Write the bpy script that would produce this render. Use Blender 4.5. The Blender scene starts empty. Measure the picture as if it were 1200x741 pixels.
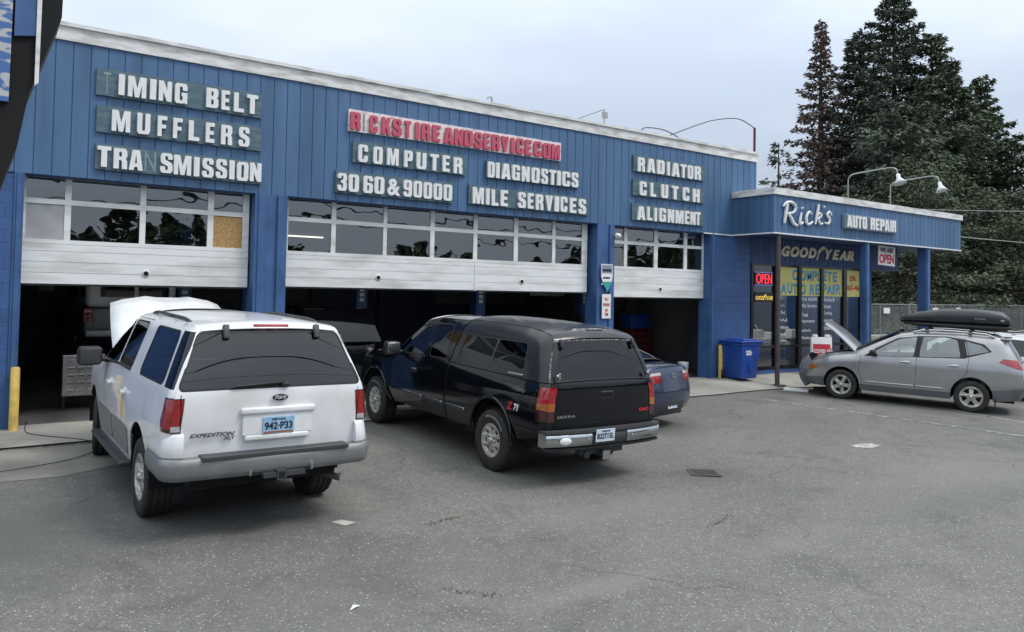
import bpy, bmesh, math, random
import numpy as np
from mathutils import Vector, Matrix
from mathutils.geometry import delaunay_2d_cdt
random.seed(7); RNG = np.random.default_rng(7)
SC = bpy.context.scene; COL = SC.collection
R = math.radians
# ---------------------------------------------------------------- camera
RT = Vector((0.81977524, -0.57239456, 0.01824877)); UP = Vector((-0.03257802, -0.01479673, 0.99935966)); FW = Vector((0.57175801, 0.81984482, 0.03077748))
cam = bpy.data.objects.new('camera', bpy.data.cameras.new('camera')); COL.objects.link(cam)
cam.matrix_world = Matrix(((RT.x, UP.x, -FW.x, 9.328339), (RT.y, UP.y, -FW.y, -13.756631), (RT.z, UP.z, -FW.z, 2.196094), (0, 0, 0, 1)))
cam.data.sensor_width = 36; cam.data.lens = 893.658 / 1200 * 36
cam.data.shift_x = -0.00074; cam.data.shift_y = -54.93 / 1200
cam.data.clip_start = 0.05; cam.data.clip_end = 2000
SC.camera = cam
# ---------------------------------------------------------------- sky, sun, exposure (overcast, sun veiled behind and to the right of the camera)
SUN_DIR = Vector((0.38, -0.42, 0.82)).normalized()
world = bpy.data.worlds.new('World'); SC.world = world; world.use_nodes = True
wn = world.node_tree.nodes; wl = world.node_tree.links; wn.clear()
w_out = wn.new('ShaderNodeOutputWorld'); w_bg = wn.new('ShaderNodeBackground'); w_bg.inputs['Strength'].default_value = 0.10
w_sky = wn.new('ShaderNodeTexSky'); w_sky.sky_type = 'NISHITA'; w_sky.sun_disc = False
w_sky.sun_elevation = math.asin(SUN_DIR.z); w_sky.sun_rotation = math.atan2(SUN_DIR.x, SUN_DIR.y)
w_tc = wn.new('ShaderNodeTexCoord'); w_map = wn.new('ShaderNodeMapping'); w_map.inputs['Scale'].default_value = (1, 1, 3.0)
w_no = wn.new('ShaderNodeTexNoise'); w_no.inputs['Scale'].default_value = 2.3; w_no.inputs['Detail'].default_value = 5; w_no.inputs['Roughness'].default_value = .5
w_rm = wn.new('ShaderNodeValToRGB'); w_rm.color_ramp.elements[0].position = .36; w_rm.color_ramp.elements[1].position = .64
w_rm.color_ramp.elements[0].color = (4.35, 5.05, 6.05, 1); w_rm.color_ramp.elements[1].color = (5.45, 6.1, 7.0, 1)
w_mx = wn.new('ShaderNodeMixRGB'); w_mx.inputs['Fac'].default_value = .90
wl.new(w_tc.outputs['Generated'], w_map.inputs['Vector']); wl.new(w_map.outputs[0], w_no.inputs['Vector']); wl.new(w_no.outputs['Fac'], w_rm.inputs['Fac'])
wl.new(w_sky.outputs[0], w_mx.inputs[1]); wl.new(w_rm.outputs[0], w_mx.inputs[2])
w_sep = wn.new('ShaderNodeSeparateXYZ'); w_mr = wn.new('ShaderNodeMapRange'); w_ml = wn.new('ShaderNodeMixRGB'); w_ml.blend_type = 'MULTIPLY'; w_ml.inputs[0].default_value = 1
for k_, v_ in zip(('From Min', 'From Max', 'To Min', 'To Max'), (.12, .95, 1.0, 3.35)): w_mr.inputs[k_].default_value = v_      # an overcast sky is brighter overhead
wl.new(w_tc.outputs['Generated'], w_sep.inputs[0]); wl.new(w_sep.outputs['Z'], w_mr.inputs['Value']); wl.new(w_mx.outputs[0], w_ml.inputs[1]); wl.new(w_mr.outputs[0], w_ml.inputs[2])
w_wr = wn.new('ShaderNodeValToRGB'); w_wr.color_ramp.elements[0].position = .2; w_wr.color_ramp.elements[1].position = .8; w_wr.color_ramp.elements[0].color = (1, 1, 1, 1); w_wr.color_ramp.elements[1].color = (1, .935, .83, 1)      # thin warm cloud overhead
w_m2 = wn.new('ShaderNodeMixRGB'); w_m2.blend_type = 'MULTIPLY'; w_m2.inputs[0].default_value = 1
wl.new(w_sep.outputs['Z'], w_wr.inputs[0]); wl.new(w_ml.outputs[0], w_m2.inputs[1]); wl.new(w_wr.outputs[0], w_m2.inputs[2]); wl.new(w_m2.outputs[0], w_bg.inputs['Color']); wl.new(w_bg.outputs[0], w_out.inputs['Surface'])
sun = bpy.data.objects.new('sun', bpy.data.lights.new('sun', 'SUN')); COL.objects.link(sun)
sun.data.energy = 1.5; sun.data.angle = R(16); sun.data.color = (1, .96, .9)
sun.rotation_euler = SUN_DIR.to_track_quat('Z', 'Y').to_euler()
SC.view_settings.view_transform = 'Standard'; SC.view_settings.look = 'None'; SC.view_settings.gamma = 1; SC.view_settings.exposure = 0.16
SC.view_settings.use_curve_mapping = False
# ---------------------------------------------------------------- materials
def nmat(name):
    m = bpy.data.materials.new(name); m.use_nodes = True
    nt = m.node_tree; b = nt.nodes['Principled BSDF']; return m, nt, b
def mat(name, col, rough=.5, metal=0, var=.12, scale=3, bump=0, bscale=40, coat=0, spec=.5, col2=None, detail=5, stretch=(1, 1, 1), thr=(.35, .65)):
    """a surface colour that varies by noise between col and col2 (or a darker col)"""
    m, nt, b = nmat(name); N = nt.nodes; L = nt.links
    b.inputs['Roughness'].default_value = rough; b.inputs['Metallic'].default_value = metal
    b.inputs['Coat Weight'].default_value = coat; b.inputs['Coat Roughness'].default_value = .04; b.inputs['Specular IOR Level'].default_value = spec
    tc = N.new('ShaderNodeTexCoord'); mp = N.new('ShaderNodeMapping'); mp.inputs['Scale'].default_value = stretch
    L.new(tc.outputs['Object'], mp.inputs['Vector'])
    no = N.new('ShaderNodeTexNoise'); no.inputs['Scale'].default_value = scale; no.inputs['Detail'].default_value = detail
    L.new(mp.outputs[0], no.inputs['Vector'])
    rm = N.new('ShaderNodeValToRGB'); rm.color_ramp.elements[0].position = thr[0]; rm.color_ramp.elements[1].position = thr[1]
    c2 = col2 or tuple(c * (1 - var) for c in col)
    rm.color_ramp.elements[0].color = (*c2, 1); rm.color_ramp.elements[1].color = (*col, 1)
    L.new(no.outputs['Fac'], rm.inputs['Fac']); L.new(rm.outputs[0], b.inputs['Base Color'])
    if bump:
        n2 = N.new('ShaderNodeTexNoise'); n2.inputs['Scale'].default_value = bscale; n2.inputs['Detail'].default_value = 4
        bp = N.new('ShaderNodeBump'); bp.inputs['Strength'].default_value = bump; bp.inputs['Distance'].default_value = .02
        L.new(mp.outputs[0], n2.inputs['Vector']); L.new(n2.outputs['Fac'], bp.inputs['Height']); L.new(bp.outputs[0], b.inputs['Normal'])
    return m
def glass(name, tint, refl=.06, rough=.0, ior=1.5, wave=0):
    m, nt, b = nmat(name); N = nt.nodes; L = nt.links; N.remove(b)
    tr = N.new('ShaderNodeBsdfTransparent'); tr.inputs['Color'].default_value = (*tint, 1)
    gl = N.new('ShaderNodeBsdfGlossy'); gl.inputs['Roughness'].default_value = rough; gl.inputs['Color'].default_value = (.95, .97, 1, 1)
    fr = N.new('ShaderNodeFresnel'); fr.inputs['IOR'].default_value = ior
    ma = N.new('ShaderNodeMath'); ma.operation = 'MULTIPLY_ADD'; ma.inputs[1].default_value = 1 - refl; ma.inputs[2].default_value = refl; ma.use_clamp = True
    if wave:
        tc = N.new('ShaderNodeTexCoord'); no = N.new('ShaderNodeTexNoise'); no.inputs['Scale'].default_value = 2.2; no.inputs['Detail'].default_value = 1; L.new(tc.outputs['Object'], no.inputs['Vector'])
        bp = N.new('ShaderNodeBump'); bp.inputs['Strength'].default_value = wave; bp.inputs['Distance'].default_value = .01; L.new(no.outputs['Fac'], bp.inputs['Height']); L.new(bp.outputs[0], gl.inputs['Normal'])
    mx = N.new('ShaderNodeMixShader'); L.new(fr.outputs[0], ma.inputs[0]); L.new(ma.outputs[0], mx.inputs[0])
    L.new(tr.outputs[0], mx.inputs[1]); L.new(gl.outputs[0], mx.inputs[2]); L.new(mx.outputs[0], N['Material Output'].inputs['Surface'])
    return m
def emit(name, col, s):
    m, nt, b = nmat(name); b.inputs['Base Color'].default_value = (*col, 1); b.inputs['Emission Color'].default_value = (*col, 1); b.inputs['Emission Strength'].default_value = s
    return m
M = dict(
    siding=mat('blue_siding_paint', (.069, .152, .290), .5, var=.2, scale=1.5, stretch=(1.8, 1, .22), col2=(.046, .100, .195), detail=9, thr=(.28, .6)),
    column=mat('blue_column_paint', (.056, .135, .315), .5, col2=(.032, .080, .20), scale=2.2, bump=.15, bscale=25, stretch=(1, 1, .6)),
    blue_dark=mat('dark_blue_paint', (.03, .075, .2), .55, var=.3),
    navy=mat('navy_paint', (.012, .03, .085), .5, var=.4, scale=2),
    coping=mat('weathered_white_metal', (.74, .74, .73), .45, col2=(.44, .42, .39), scale=2.5, stretch=(1, 1, 4), thr=(.3, .56), detail=9),
    trim=mat('white_trim', (.78, .79, .8), .4, var=.1),
    door_white=mat('garage_door_white', (.78, .79, .79), .4, col2=(.56, .55, .52), scale=1.2, stretch=(1, 1, 5), thr=(.28, .56), detail=9),
    osb=mat('strand_board', (.50, .32, .14), .8, col2=(.33, .19, .07), scale=22, stretch=(1, 1, 1.8), thr=(.4, .6)),
    panel_grey=mat('grey_pane_panel', (.40, .41, .42), .5, var=.2, scale=4),
    teal=mat('weathered_teal_board', (.055, .105, .150), .6, col2=(.11, .17, .19), scale=5, stretch=(.5, 1, 5), thr=(.32, .62)),
    pinkboard=mat('peeling_white_board', (.74, .69, .69), .6, col2=(.46, .40, .40), scale=12, thr=(.3, .5)),
    letter=mat('white_letter_plastic', (.80, .81, .81), .45, col2=(.66, .66, .65), scale=3),
    ghost=mat('faded_letter_ghost', (.16, .24, .27), .7, col2=(.24, .31, .33), scale=12),
    red_letter=mat('faded_red_letter', (.56, .06, .13), .5, col2=(.46, .10, .14), scale=6),
    tan_letter=mat('tan_letter', (.88, .79, .60), .45, var=.3, scale=6),
    concrete=mat('concrete', (.36, .345, .315), .85, col2=(.20, .19, .175), scale=.9, bump=.3, bscale=30, thr=(.3, .62)),
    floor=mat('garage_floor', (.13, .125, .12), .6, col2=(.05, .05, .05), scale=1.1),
    block=None, yellow=mat('yellow_bollard_paint', (.72, .50, .12), .55, col2=(.48, .33, .10), scale=7),
    brown=mat('brown_post_paint', (.085, .065, .065), .5, var=.3, scale=4),
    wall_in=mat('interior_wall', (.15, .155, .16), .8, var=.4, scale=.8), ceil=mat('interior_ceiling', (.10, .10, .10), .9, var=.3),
    black=mat('black_plastic', (.012, .012, .013), .55, var=.2), blackgloss=mat('black_gloss', (.006, .006, .008), .15, var=.1),
    rubber=mat('tyre_rubber', (.016, .016, .017), .8, col2=(.03, .028, .027), scale=6, bump=.2, bscale=60),
    dark=mat('dark_void', (.006, .006, .007), .9, var=.1), seam=mat('panel_gap', (.004, .004, .004), .9, var=.1),
    steel=mat('galvanised_steel', (.42, .43, .44), .4, .8, var=.25, scale=6), chrome=mat('chrome', (.56, .57, .59), .16, 1, var=.1),
    alloy=mat('alloy_wheel', (.58, .57, .53), .34, .45, col2=(.38, .36, .32), scale=8), rust=mat('rusty_steel', (.16, .08, .05), .8, col2=(.07, .05, .04), scale=8),
    g_door=glass('garage_door_glass', (.5, .55, .57), .155, ior=1.6, wave=.35), g_store=glass('storefront_glass', (.72, .76, .76), .05, ior=1.5),
    g_tint=glass('tinted_car_glass', (.05, .055, .06), .035, ior=1.45), g_clear=glass('clear_car_glass', (.66, .74, .72), .15, ior=1.5), g_black=glass('black_tinted_glass', (.02, .022, .025), .015, ior=1.45),
    white_paint=mat('white_car_paint', (.80, .81, .83), .26, coat=.7, col2=(.66, .665, .67), scale=2.2, detail=9, thr=(.3, .58)), cladding=mat('silver_grey_cladding', (.235, .24, .245), .4, .3, var=.15, scale=4),
    canopy_black=mat('faded_black_canopy', (.013, .014, .017), .2, col2=(.024, .025, .028), scale=2, coat=0), black_paint=mat('black_car_paint', (.004, .005, .008), .07, coat=0, var=.1), grey_paint=mat('grey_metallic_paint', (.36, .36, .365), .26, .5, coat=.8, var=.1),
    navy_paint=mat('dark_blue_metallic_paint', (.045, .06, .115), .25, .5, coat=.8, var=.15), grey_plastic=mat('grey_bumper_plastic', (.15, .153, .165), .45, .3, var=.15),
    fog_plastic=mat('dark_grey_plastic', (.05, .052, .055), .5, var=.2), seat=mat('grey_seat_cloth', (.17, .17, .17), .9, var=.2),
    lamp_red=mat('red_lamp_lens', (.36, .008, .014), .12, coat=1, var=.35, scale=14), lamp_dark=mat('dark_lamp_lens', (.07, .012, .014), .12, coat=1, var=.4, scale=12), lamp_clear=mat('clear_lamp_lens', (.55, .5, .5), .12, coat=1, var=.3, scale=14),
    lamp_amber=mat('amber_lamp_lens', (.42, .13, .02), .15, coat=1, var=.3, scale=14), brake_red=mat('brake_light_red', (.40, .05, .07), .3, var=.2),
    plate_blue=mat('blue_plate', (.22, .42, .66), .4, col2=(.36, .53, .70), scale=20), plate_white=mat('white_plate', (.70, .74, .80), .4, col2=(.5, .62, .75), scale=16), ink=mat('dark_ink', (.01, .012, .03), .5),
    primer=mat('bare_primer_patch', (.62, .49, .28), .6, var=.15, scale=6), peel=mat('peeling_clearcoat', (.30, .31, .32), .6, col2=(.015, .015, .017), scale=40, thr=(.46, .56)),
    bin=mat('blue_bin_plastic', (.018, .07, .34), .42, var=.2, scale=3), yellow_banner=mat('yellow_banner', (.74, .68, .22), .5, var=.12, scale=4),
    cyan_paint=mat('cyan_window_paint', (.10, .42, .72), .5, var=.2, scale=8), white_writing=mat('white_window_paint', (.78, .80, .80), .6),
    sign_red=mat('sign_red', (.55, .03, .05), .5, var=.15), sign_white=mat('sign_white', (.80, .80, .80), .45, var=.08), sign_teal=mat('sign_teal', (.06, .36, .38), .4), sign_grey=mat('sign_grey_blue', (.26, .30, .40), .4),
    neon_red=emit('neon_red', (1, .03, .06), 1.3), neon_tube=emit('fluorescent_tube', (1, .92, .72), 2.6), office_fill=emit('office_fill_panel', (1, .98, .92), 6), neon_blue=emit('neon_blue_border', (.25, .3, .9), .6), neon_gold=emit('neon_gold', (.9, .62, .1), .7),
    wood=mat('weathered_wood', (.12, .075, .05), .8, var=.5, scale=6, stretch=(1, 8, 1)), bark=mat('bark', (.10, .065, .045), .9, var=.5, scale=4, stretch=(1, 1, .2)),
    grate=mat('cast_iron_grate', (.11, .105, .095), .7, .3, var=.4, scale=20), fill_tube=emit('bay_fill_tube', (1, .96, .85), 13),
    flaking=mat('flaking_blue_paint', (.06, .14, .36), .6, col2=(.45, .46, .47), scale=9, stretch=(1, 1, 2.5), thr=(.44, .5)),
    hedge=mat('ground_plants', (.13, .135, .07), .8, var=.5, scale=12), box_black=mat('roof_box_black', (.034, .036, .042), .38, var=.15, scale=3), primer_grey=mat('hood_underside', (.62, .63, .65), .5, .1, var=.1),
    card=mat('cardboard', (.30, .21, .13), .85, var=.2), redtool=mat('red_tool_chest', (.12, .016, .02), .4, var=.2), diamond=mat('diamond_plate', (.58, .57, .56), .28, .9, col2=(.42, .36, .35), scale=7),
)
# ---------------------------------------------------------------- helpers
def link(name, me, mats, parent=None, loc=(0, 0, 0)):
    o = bpy.data.objects.new(name, me); COL.objects.link(o)
    for m in (mats if isinstance(mats, (list, tuple)) else [mats]): me.materials.append(M[m] if isinstance(m, str) else m)
    o.parent = parent; o.location = loc
    return o
def tag(o, label, cat, group=None):
    o['label'] = label; o['category'] = cat
    if group: o['group'] = group
    return o
def thing(name, label, cat, loc=(0, 0, 0), rotz=0, group=None):
    o = bpy.data.objects.new(name, None); COL.objects.link(o); o.empty_display_size = .2
    o.location = loc; o.rotation_euler = (0, 0, rotz)
    return tag(o, label, cat, group)
def structure(o, kind='structure'):
    o['kind'] = kind; return o
class MB:
    """collects shapes into one mesh with several material slots"""
    def __init__(s): s.v = []; s.f = []; s.m = []; s.s = []
    def add(s, vs, fs, mi=0, sm=False):
        o = len(s.v); s.v += [tuple(map(float, p)) for p in vs]; s.f += [tuple(i + o for i in f) for f in fs]; s.m += [mi] * len(fs); s.s += [sm] * len(fs); return s
    def box(s, x0, x1, y0, y1, z0, z1, mi=0, T=None):
        vs = [(x, y, z) for x in (x0, x1) for y in (y0, y1) for z in (z0, z1)]
        if T is not None: vs = [T @ Vector(p) for p in vs]
        return s.add(vs, [(0, 1, 3, 2), (4, 6, 7, 5), (0, 4, 5, 1), (2, 3, 7, 6), (0, 2, 6, 4), (1, 5, 7, 3)], mi)
    def rbox(s, x0, x1, y0, y1, z0, z1, r=.02, mi=0, T=None, seg=3, sm=True):
        bm = bmesh.new(); bmesh.ops.create_cube(bm, size=1)
        for v in bm.verts: v.co = Vector(((x0 + x1) / 2 + v.co.x * (x1 - x0), (y0 + y1) / 2 + v.co.y * (y1 - y0), (z0 + z1) / 2 + v.co.z * (z1 - z0)))
        r = min(r, .49 * min(x1 - x0, y1 - y0, z1 - z0))
        bmesh.ops.bevel(bm, geom=bm.edges[:], offset=r, segments=seg, profile=.5, affect='EDGES')
        bm.verts.index_update()
        vs = [v.co.copy() for v in bm.verts]
        if T is not None: vs = [T @ p for p in vs]
        s.add(vs, [[v.index for v in f.verts] for f in bm.faces], mi, sm); bm.free(); return s
    def prism(s, poly, a, b, axis='y', mi=0, sm=False):
        """polygon (two coordinates) extruded along an axis from a to b"""
        def P(p, t): return (p[0], t, p[1]) if axis == 'y' else (t, p[0], p[1]) if axis == 'x' else (p[0], p[1], t)
        n = len(poly); vs = [P(p, a) for p in poly] + [P(p, b) for p in poly]
        fs = [(i, (i + 1) % n, (i + 1) % n + n, i + n) for i in range(n)]
        s.add(vs, fs, mi, sm); return s.add(vs, [tuple(range(n)), tuple(range(2 * n - 1, n - 1, -1))], mi)
    def tube(s, pts, r, n=8, mi=0, caps=True):
        P = [Vector(p) for p in pts]; rr = r if isinstance(r, (list, tuple)) else [r] * len(P); vs = []; fs = []
        up = None
        for i, p in enumerate(P):
            d = ((P[min(i + 1, len(P) - 1)] - P[max(i - 1, 0)])).normalized()
            if up is None: up = Vector((0, 0, 1)) if abs(d.z) < .9 else Vector((1, 0, 0))
            a = d.cross(up).normalized(); up = a.cross(d).normalized()
            for k in range(n):
                t = 2 * math.pi * k / n; vs.append(p + (a * math.cos(t) + up * math.sin(t)) * rr[i])
        for i in range(len(P) - 1):
            for k in range(n): fs.append((i * n + k, i * n + (k + 1) % n, (i + 1) * n + (k + 1) % n, (i + 1) * n + k))
        s.add(vs, fs, mi, True)
        if caps: s.add(vs, [tuple(range(n))[::-1], tuple(range((len(P) - 1) * n, len(P) * n))], mi)
        return s
    def lathe(s, prof, n=24, axis='z', c=(0, 0, 0), mi=0, sm=True, mod=None):
        """prof: (radius, height)"""
        vs = []; m = len(prof)
        for k in range(n):
            t = 2 * math.pi * k / n; ct, st = math.cos(t), math.sin(t)
            for j, (r, h) in enumerate(prof):
                if mod: r = mod(r, h, k)
                vs.append((c[0] + r * ct, c[1] + r * st, c[2] + h) if axis == 'z' else (c[0] + r * ct, c[1] + h, c[2] + r * st))
        fs = [(k * m + j, k * m + j + 1, (k + 1) % n * m + j + 1, (k + 1) % n * m + j) for k in range(n) for j in range(m - 1)]
        return s.add(vs, fs, mi, sm)
    def build(s, name, mats, parent=None, loc=(0, 0, 0), fix=True, T=None):
        me = bpy.data.meshes.new(name)
        vs = s.v if T is None else [tuple(T @ Vector(p)) for p in s.v]
        me.from_pydata(vs, [], s.f); me.polygons.foreach_set('material_index', s.m); me.polygons.foreach_set('use_smooth', s.s)
        if fix:
            bm = bmesh.new(); bm.from_mesh(me); bmesh.ops.recalc_face_normals(bm, faces=bm.faces[:]); bm.to_mesh(me); bm.free()
        me.update(); return link(name, me, mats, parent, loc)
def curve_mesh(cu):
    o = bpy.data.objects.new('tmp', cu); me = bpy.data.meshes.new_from_object(o); bpy.data.objects.remove(o); bpy.data.curves.remove(cu); return me
def text_mesh(s, size=1, bold=.0, ext=.02, shear=0, bev=0, space=1.0):
    cu = bpy.data.curves.new('t', 'FONT'); cu.body = s; cu.size = size; cu.offset = bold; cu.extrude = ext; cu.shear = shear; cu.bevel_depth = bev; cu.resolution_u = 4; cu.space_character = space
    return curve_mesh(cu)
def poly_mesh(polys, ext=.02, bev=0):
    """filled 2D outline with holes, extruded"""
    cu = bpy.data.curves.new('p', 'CURVE'); cu.dimensions = '2D'; cu.fill_mode = 'BOTH'; cu.extrude = ext; cu.bevel_depth = bev; cu.bevel_resolution = 1
    for p in polys:
        sp = cu.splines.new('POLY'); sp.points.add(len(p) - 1); sp.use_cyclic_u = True
        for i, q in enumerate(p): sp.points[i].co = (q[0], q[1], 0, 1)
    return curve_mesh(cu)
TX = {}
def mesh_np(me):
    v = np.empty(len(me.vertices) * 3); me.vertices.foreach_get('co', v); return v.reshape(-1, 3)
def fit_text(s, w, h, depth, bold=.03, shear=0, bev=0):
    """text mesh scaled to exactly w x h x depth, lower left at the origin, front face at y = -depth"""
    me = text_mesh(s, 1, bold, .5, shear, bev); v = mesh_np(me); lo, hi = v.min(0), v.max(0); k = hi - lo; k[k == 0] = 1
    v = (v - lo) / k * np.array([w, h, depth]); v = np.stack([v[:, 0], -v[:, 2], v[:, 1]], 1)
    me.vertices.foreach_set('co', v.ravel()); me.update(); return me
def flat_text(name, s, x, y, z, w, h, m, parent=None, depth=.004, bold=.02, shear=0, T=None):
    """painted lettering facing -y"""
    me = fit_text(s, w, h, depth, bold, shear)
    if T is not None: me.transform(T)
    return link(name, me, m, parent, (x, y, z))
def catmull(P, n=6, closed=False):
    P = np.array(P, float); out = []; N = len(P)
    for i in range(N if closed else N - 1):
        if closed: a, b, c, d = P[i - 1], P[i], P[(i + 1) % N], P[(i + 2) % N]
        else: a, b, c, d = P[max(i - 1, 0)], P[i], P[i + 1], P[min(i + 2, N - 1)]
        for t in np.arange(n) / n: out.append(.5 * (2 * b + (c - a) * t + (2 * a - 5 * b + 4 * c - d) * t * t + (3 * b - a - 3 * c + d) * t ** 3))
    if not closed: out.append(P[-1])
    return np.array(out)
def rnd(poly, r, n=4):
    """round the corners of a polygon"""
    P = [np.array(p, float) for p in poly]; out = []
    for i, p in enumerate(P):
        a, b = P[i - 1], P[(i + 1) % len(P)]; da, db = a - p, b - p; la, lb = np.linalg.norm(da), np.linalg.norm(db)
        q = min(r, .45 * la, .45 * lb); s, e = p + da / la * q, p + db / lb * q
        for t in np.linspace(0, 1, n): out.append(tuple((1 - t) ** 2 * s + 2 * t * (1 - t) * p + t * t * e))
    return out
def grow(poly, d):
    P = np.array(poly, float); x, y = P[:, 0], P[:, 1]
    if np.sum(x * np.roll(y, -1) - np.roll(x, -1) * y) < 0: d = -d
    out = []
    for i in range(len(P)):
        a, p, b = P[i - 1], P[i], P[(i + 1) % len(P)]; u = (p - a) / (np.linalg.norm(p - a) + 1e-9); w = (b - p) / (np.linalg.norm(b - p) + 1e-9)
        n1 = np.array([u[1], -u[0]]); n2 = np.array([w[1], -w[0]]); m = n1 + n2; l = m @ m
        out.append(tuple(p + m * (2 * d / max(l, .5)) if l > 1e-6 else p))
    return out
def GZ(x, y):
    """height of the lot: falls gently away from the bays"""
    x = np.asarray(x, float); y = np.asarray(y, float)
    sm = lambda t: (lambda c: c * c * (3 - 2 * c))(np.clip(t, 0, 1))
    t = np.maximum(sm((-.25 - y) / 1.4), sm((x - 30) / 4))
    return t * (-.01 * (np.clip(x, -20, 45) - 10) + .021 * (np.clip(y, -30, 2) + 2))
def gz(x, y): return float(GZ(x, y))
# ---------------------------------------------------------------- ground
def asphalt():
    m, nt, b = nmat('asphalt'); N = nt.nodes; L = nt.links
    tc = N.new('ShaderNodeTexCoord'); P = tc.outputs['Object']
    def noise(s, d=4, r=.55, st=None, dist=0):
        n = N.new('ShaderNodeTexNoise'); n.inputs['Scale'].default_value = s; n.inputs['Detail'].default_value = d; n.inputs['Roughness'].default_value = r; n.inputs['Distortion'].default_value = dist
        if st:
            mp = N.new('ShaderNodeMapping'); mp.inputs['Scale'].default_value = st; L.new(P, mp.inputs['Vector']); L.new(mp.outputs[0], n.inputs['Vector'])
        else: L.new(P, n.inputs['Vector'])
        return n.outputs['Fac']
    def ramp(f, a, b_, c0=(0, 0, 0, 1), c1=(1, 1, 1, 1)):
        r = N.new('ShaderNodeValToRGB'); r.color_ramp.elements[0].position = a; r.color_ramp.elements[1].position = b_; r.color_ramp.elements[0].color = c0; r.color_ramp.elements[1].color = c1
        L.new(f, r.inputs[0]); return r.outputs[0]
    def mix(f, a, b_, t='MIX'):
        x = N.new('ShaderNodeMixRGB'); x.blend_type = t
        for s, v in zip(x.inputs, (f, a, b_)):
            if hasattr(v, 'links'): L.new(v, s)
            else: s.default_value = v
        return x.outputs[0]
    c = ramp(noise(.35, 6, .6), .3, .7, (.128, .127, .119, 1), (.180, .176, .162, 1))
    c = mix(ramp(noise(1.1, 6, .65, dist=.6), .52, .75), c, (.092, .091, .087, 1))            # old dark stains
    c = mix(ramp(noise(.22, 5, .6, (1, .5, 1)), .60, .72), c, (.21, .203, .185, 1))          # dusty pale patches
    v = N.new('ShaderNodeTexVoronoi'); v.inputs['Scale'].default_value = 88; L.new(P, v.inputs['Vector'])
    sp = N.new('ShaderNodeSeparateColor'); L.new(v.outputs['Color'], sp.inputs[0])
    st = ramp(sp.outputs[0], .0, 1, (.68, .68, .68, 1), (1.24, 1.24, 1.23, 1)); c = mix(1.0, c, st, 'MULTIPLY')
    c = mix(ramp(sp.outputs[1], .972, .982), c, (.42, .41, .385, 1))                            # pale stones
    c = mix(ramp(noise(9, 3, .6), .35, .7, (0, 0, 0, 1), (.35, .35, .35, 1)), c, (.10, .098, .094, 1))
    def stain_shade(cx, cy, rx, ry, k, col):
        """ragged-edged tone: oil stains, pale wear, and shade painted under the vehicles"""
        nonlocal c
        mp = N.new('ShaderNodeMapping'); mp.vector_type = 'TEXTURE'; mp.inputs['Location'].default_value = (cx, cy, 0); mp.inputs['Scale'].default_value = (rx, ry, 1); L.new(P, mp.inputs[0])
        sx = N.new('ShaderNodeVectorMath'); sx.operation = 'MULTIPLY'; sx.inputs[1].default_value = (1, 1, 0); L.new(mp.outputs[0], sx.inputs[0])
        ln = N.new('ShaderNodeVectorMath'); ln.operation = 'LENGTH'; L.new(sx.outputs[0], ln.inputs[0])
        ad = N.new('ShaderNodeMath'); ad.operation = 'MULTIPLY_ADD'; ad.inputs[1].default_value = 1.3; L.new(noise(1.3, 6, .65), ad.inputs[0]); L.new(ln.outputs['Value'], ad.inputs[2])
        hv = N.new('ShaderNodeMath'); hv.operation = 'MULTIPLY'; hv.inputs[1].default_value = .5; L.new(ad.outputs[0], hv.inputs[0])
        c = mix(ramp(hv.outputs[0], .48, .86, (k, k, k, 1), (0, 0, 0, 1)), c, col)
    stain_shade(8.9, -5.4, 2.6, 2.0, .8, (.088, .09, .088, 1)); stain_shade(11.7, -4.6, 1.3, 2.2, .7, (.075, .075, .076, 1)); stain_shade(15.9, -4.2, 1.1, 2.6, .6, (.08, .08, .08, 1)); stain_shade(12.3, -8.2, 3.0, .8, .25, (.115, .115, .108, 1)); stain_shade(19.2, -3.0, 1.2, 2.2, .6, (.08, .08, .08, 1)); stain_shade(17.4, -6.8, .8, .5, .6, (.09, .087, .08, 1)); stain_shade(26.9, -4.2, 1.2, 2.4, .55, (.085, .085, .085, 1)); stain_shade(19.5, -9.2, 2.6, .35, .4, (.11, .11, .11, 1))  # those beneath the vehicles are their shade painted into the asphalt
    stain_shade(13.6, -9.0, .9, .22, .5, (.20, .195, .175, 1)); stain_shade(16.0, -9.1, 1.0, .26, .45, (.20, .195, .175, 1)); stain_shade(15.2, -7.4, 1.6, .5, .3, (.19, .185, .165, 1)); stain_shade(21.0, -8.6, 3.2, 1.2, .35, (.19, .186, .168, 1)); stain_shade(12.6, -10.4, 2.2, .8, .35, (.185, .18, .165, 1))
    w = N.new('ShaderNodeTexVoronoi'); w.feature = 'DISTANCE_TO_EDGE'; w.inputs['Scale'].default_value = .33
    wm = N.new('ShaderNodeVectorMath'); wm.operation = 'ADD'; wn_ = N.new('ShaderNodeTexNoise'); wn_.inputs['Scale'].default_value = 2.2; wn_.inputs['Detail'].default_value = 5
    L.new(P, wn_.inputs['Vector']); ws = N.new('ShaderNodeVectorMath'); ws.operation = 'SCALE'; ws.inputs['Scale'].default_value = .55; L.new(wn_.outputs['Color'], ws.inputs[0])
    L.new(P, wm.inputs[0]); L.new(ws.outputs[0], wm.inputs[1]); L.new(wm.outputs[0], w.inputs['Vector'])
    ck = ramp(w.outputs['Distance'], .002, .006, (1, 1, 1, 1), (0, 0, 0, 1)); ck = mix(1.0, ck, ramp(noise(.4, 2), .5, .58), 'MULTIPLY')
    c = mix(mix(1.0, ck, (.5, .5, .5, 1), 'MULTIPLY'), c, (.05, .034, .032, 1))
    L.new(c, b.inputs['Base Color']); b.inputs['Roughness'].default_value = .82; b.inputs['Specular IOR Level'].default_value = .35
    bp = N.new('ShaderNodeBump'); bp.inputs['Strength'].default_value = .55; bp.inputs['Distance'].default_value = .006
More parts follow.
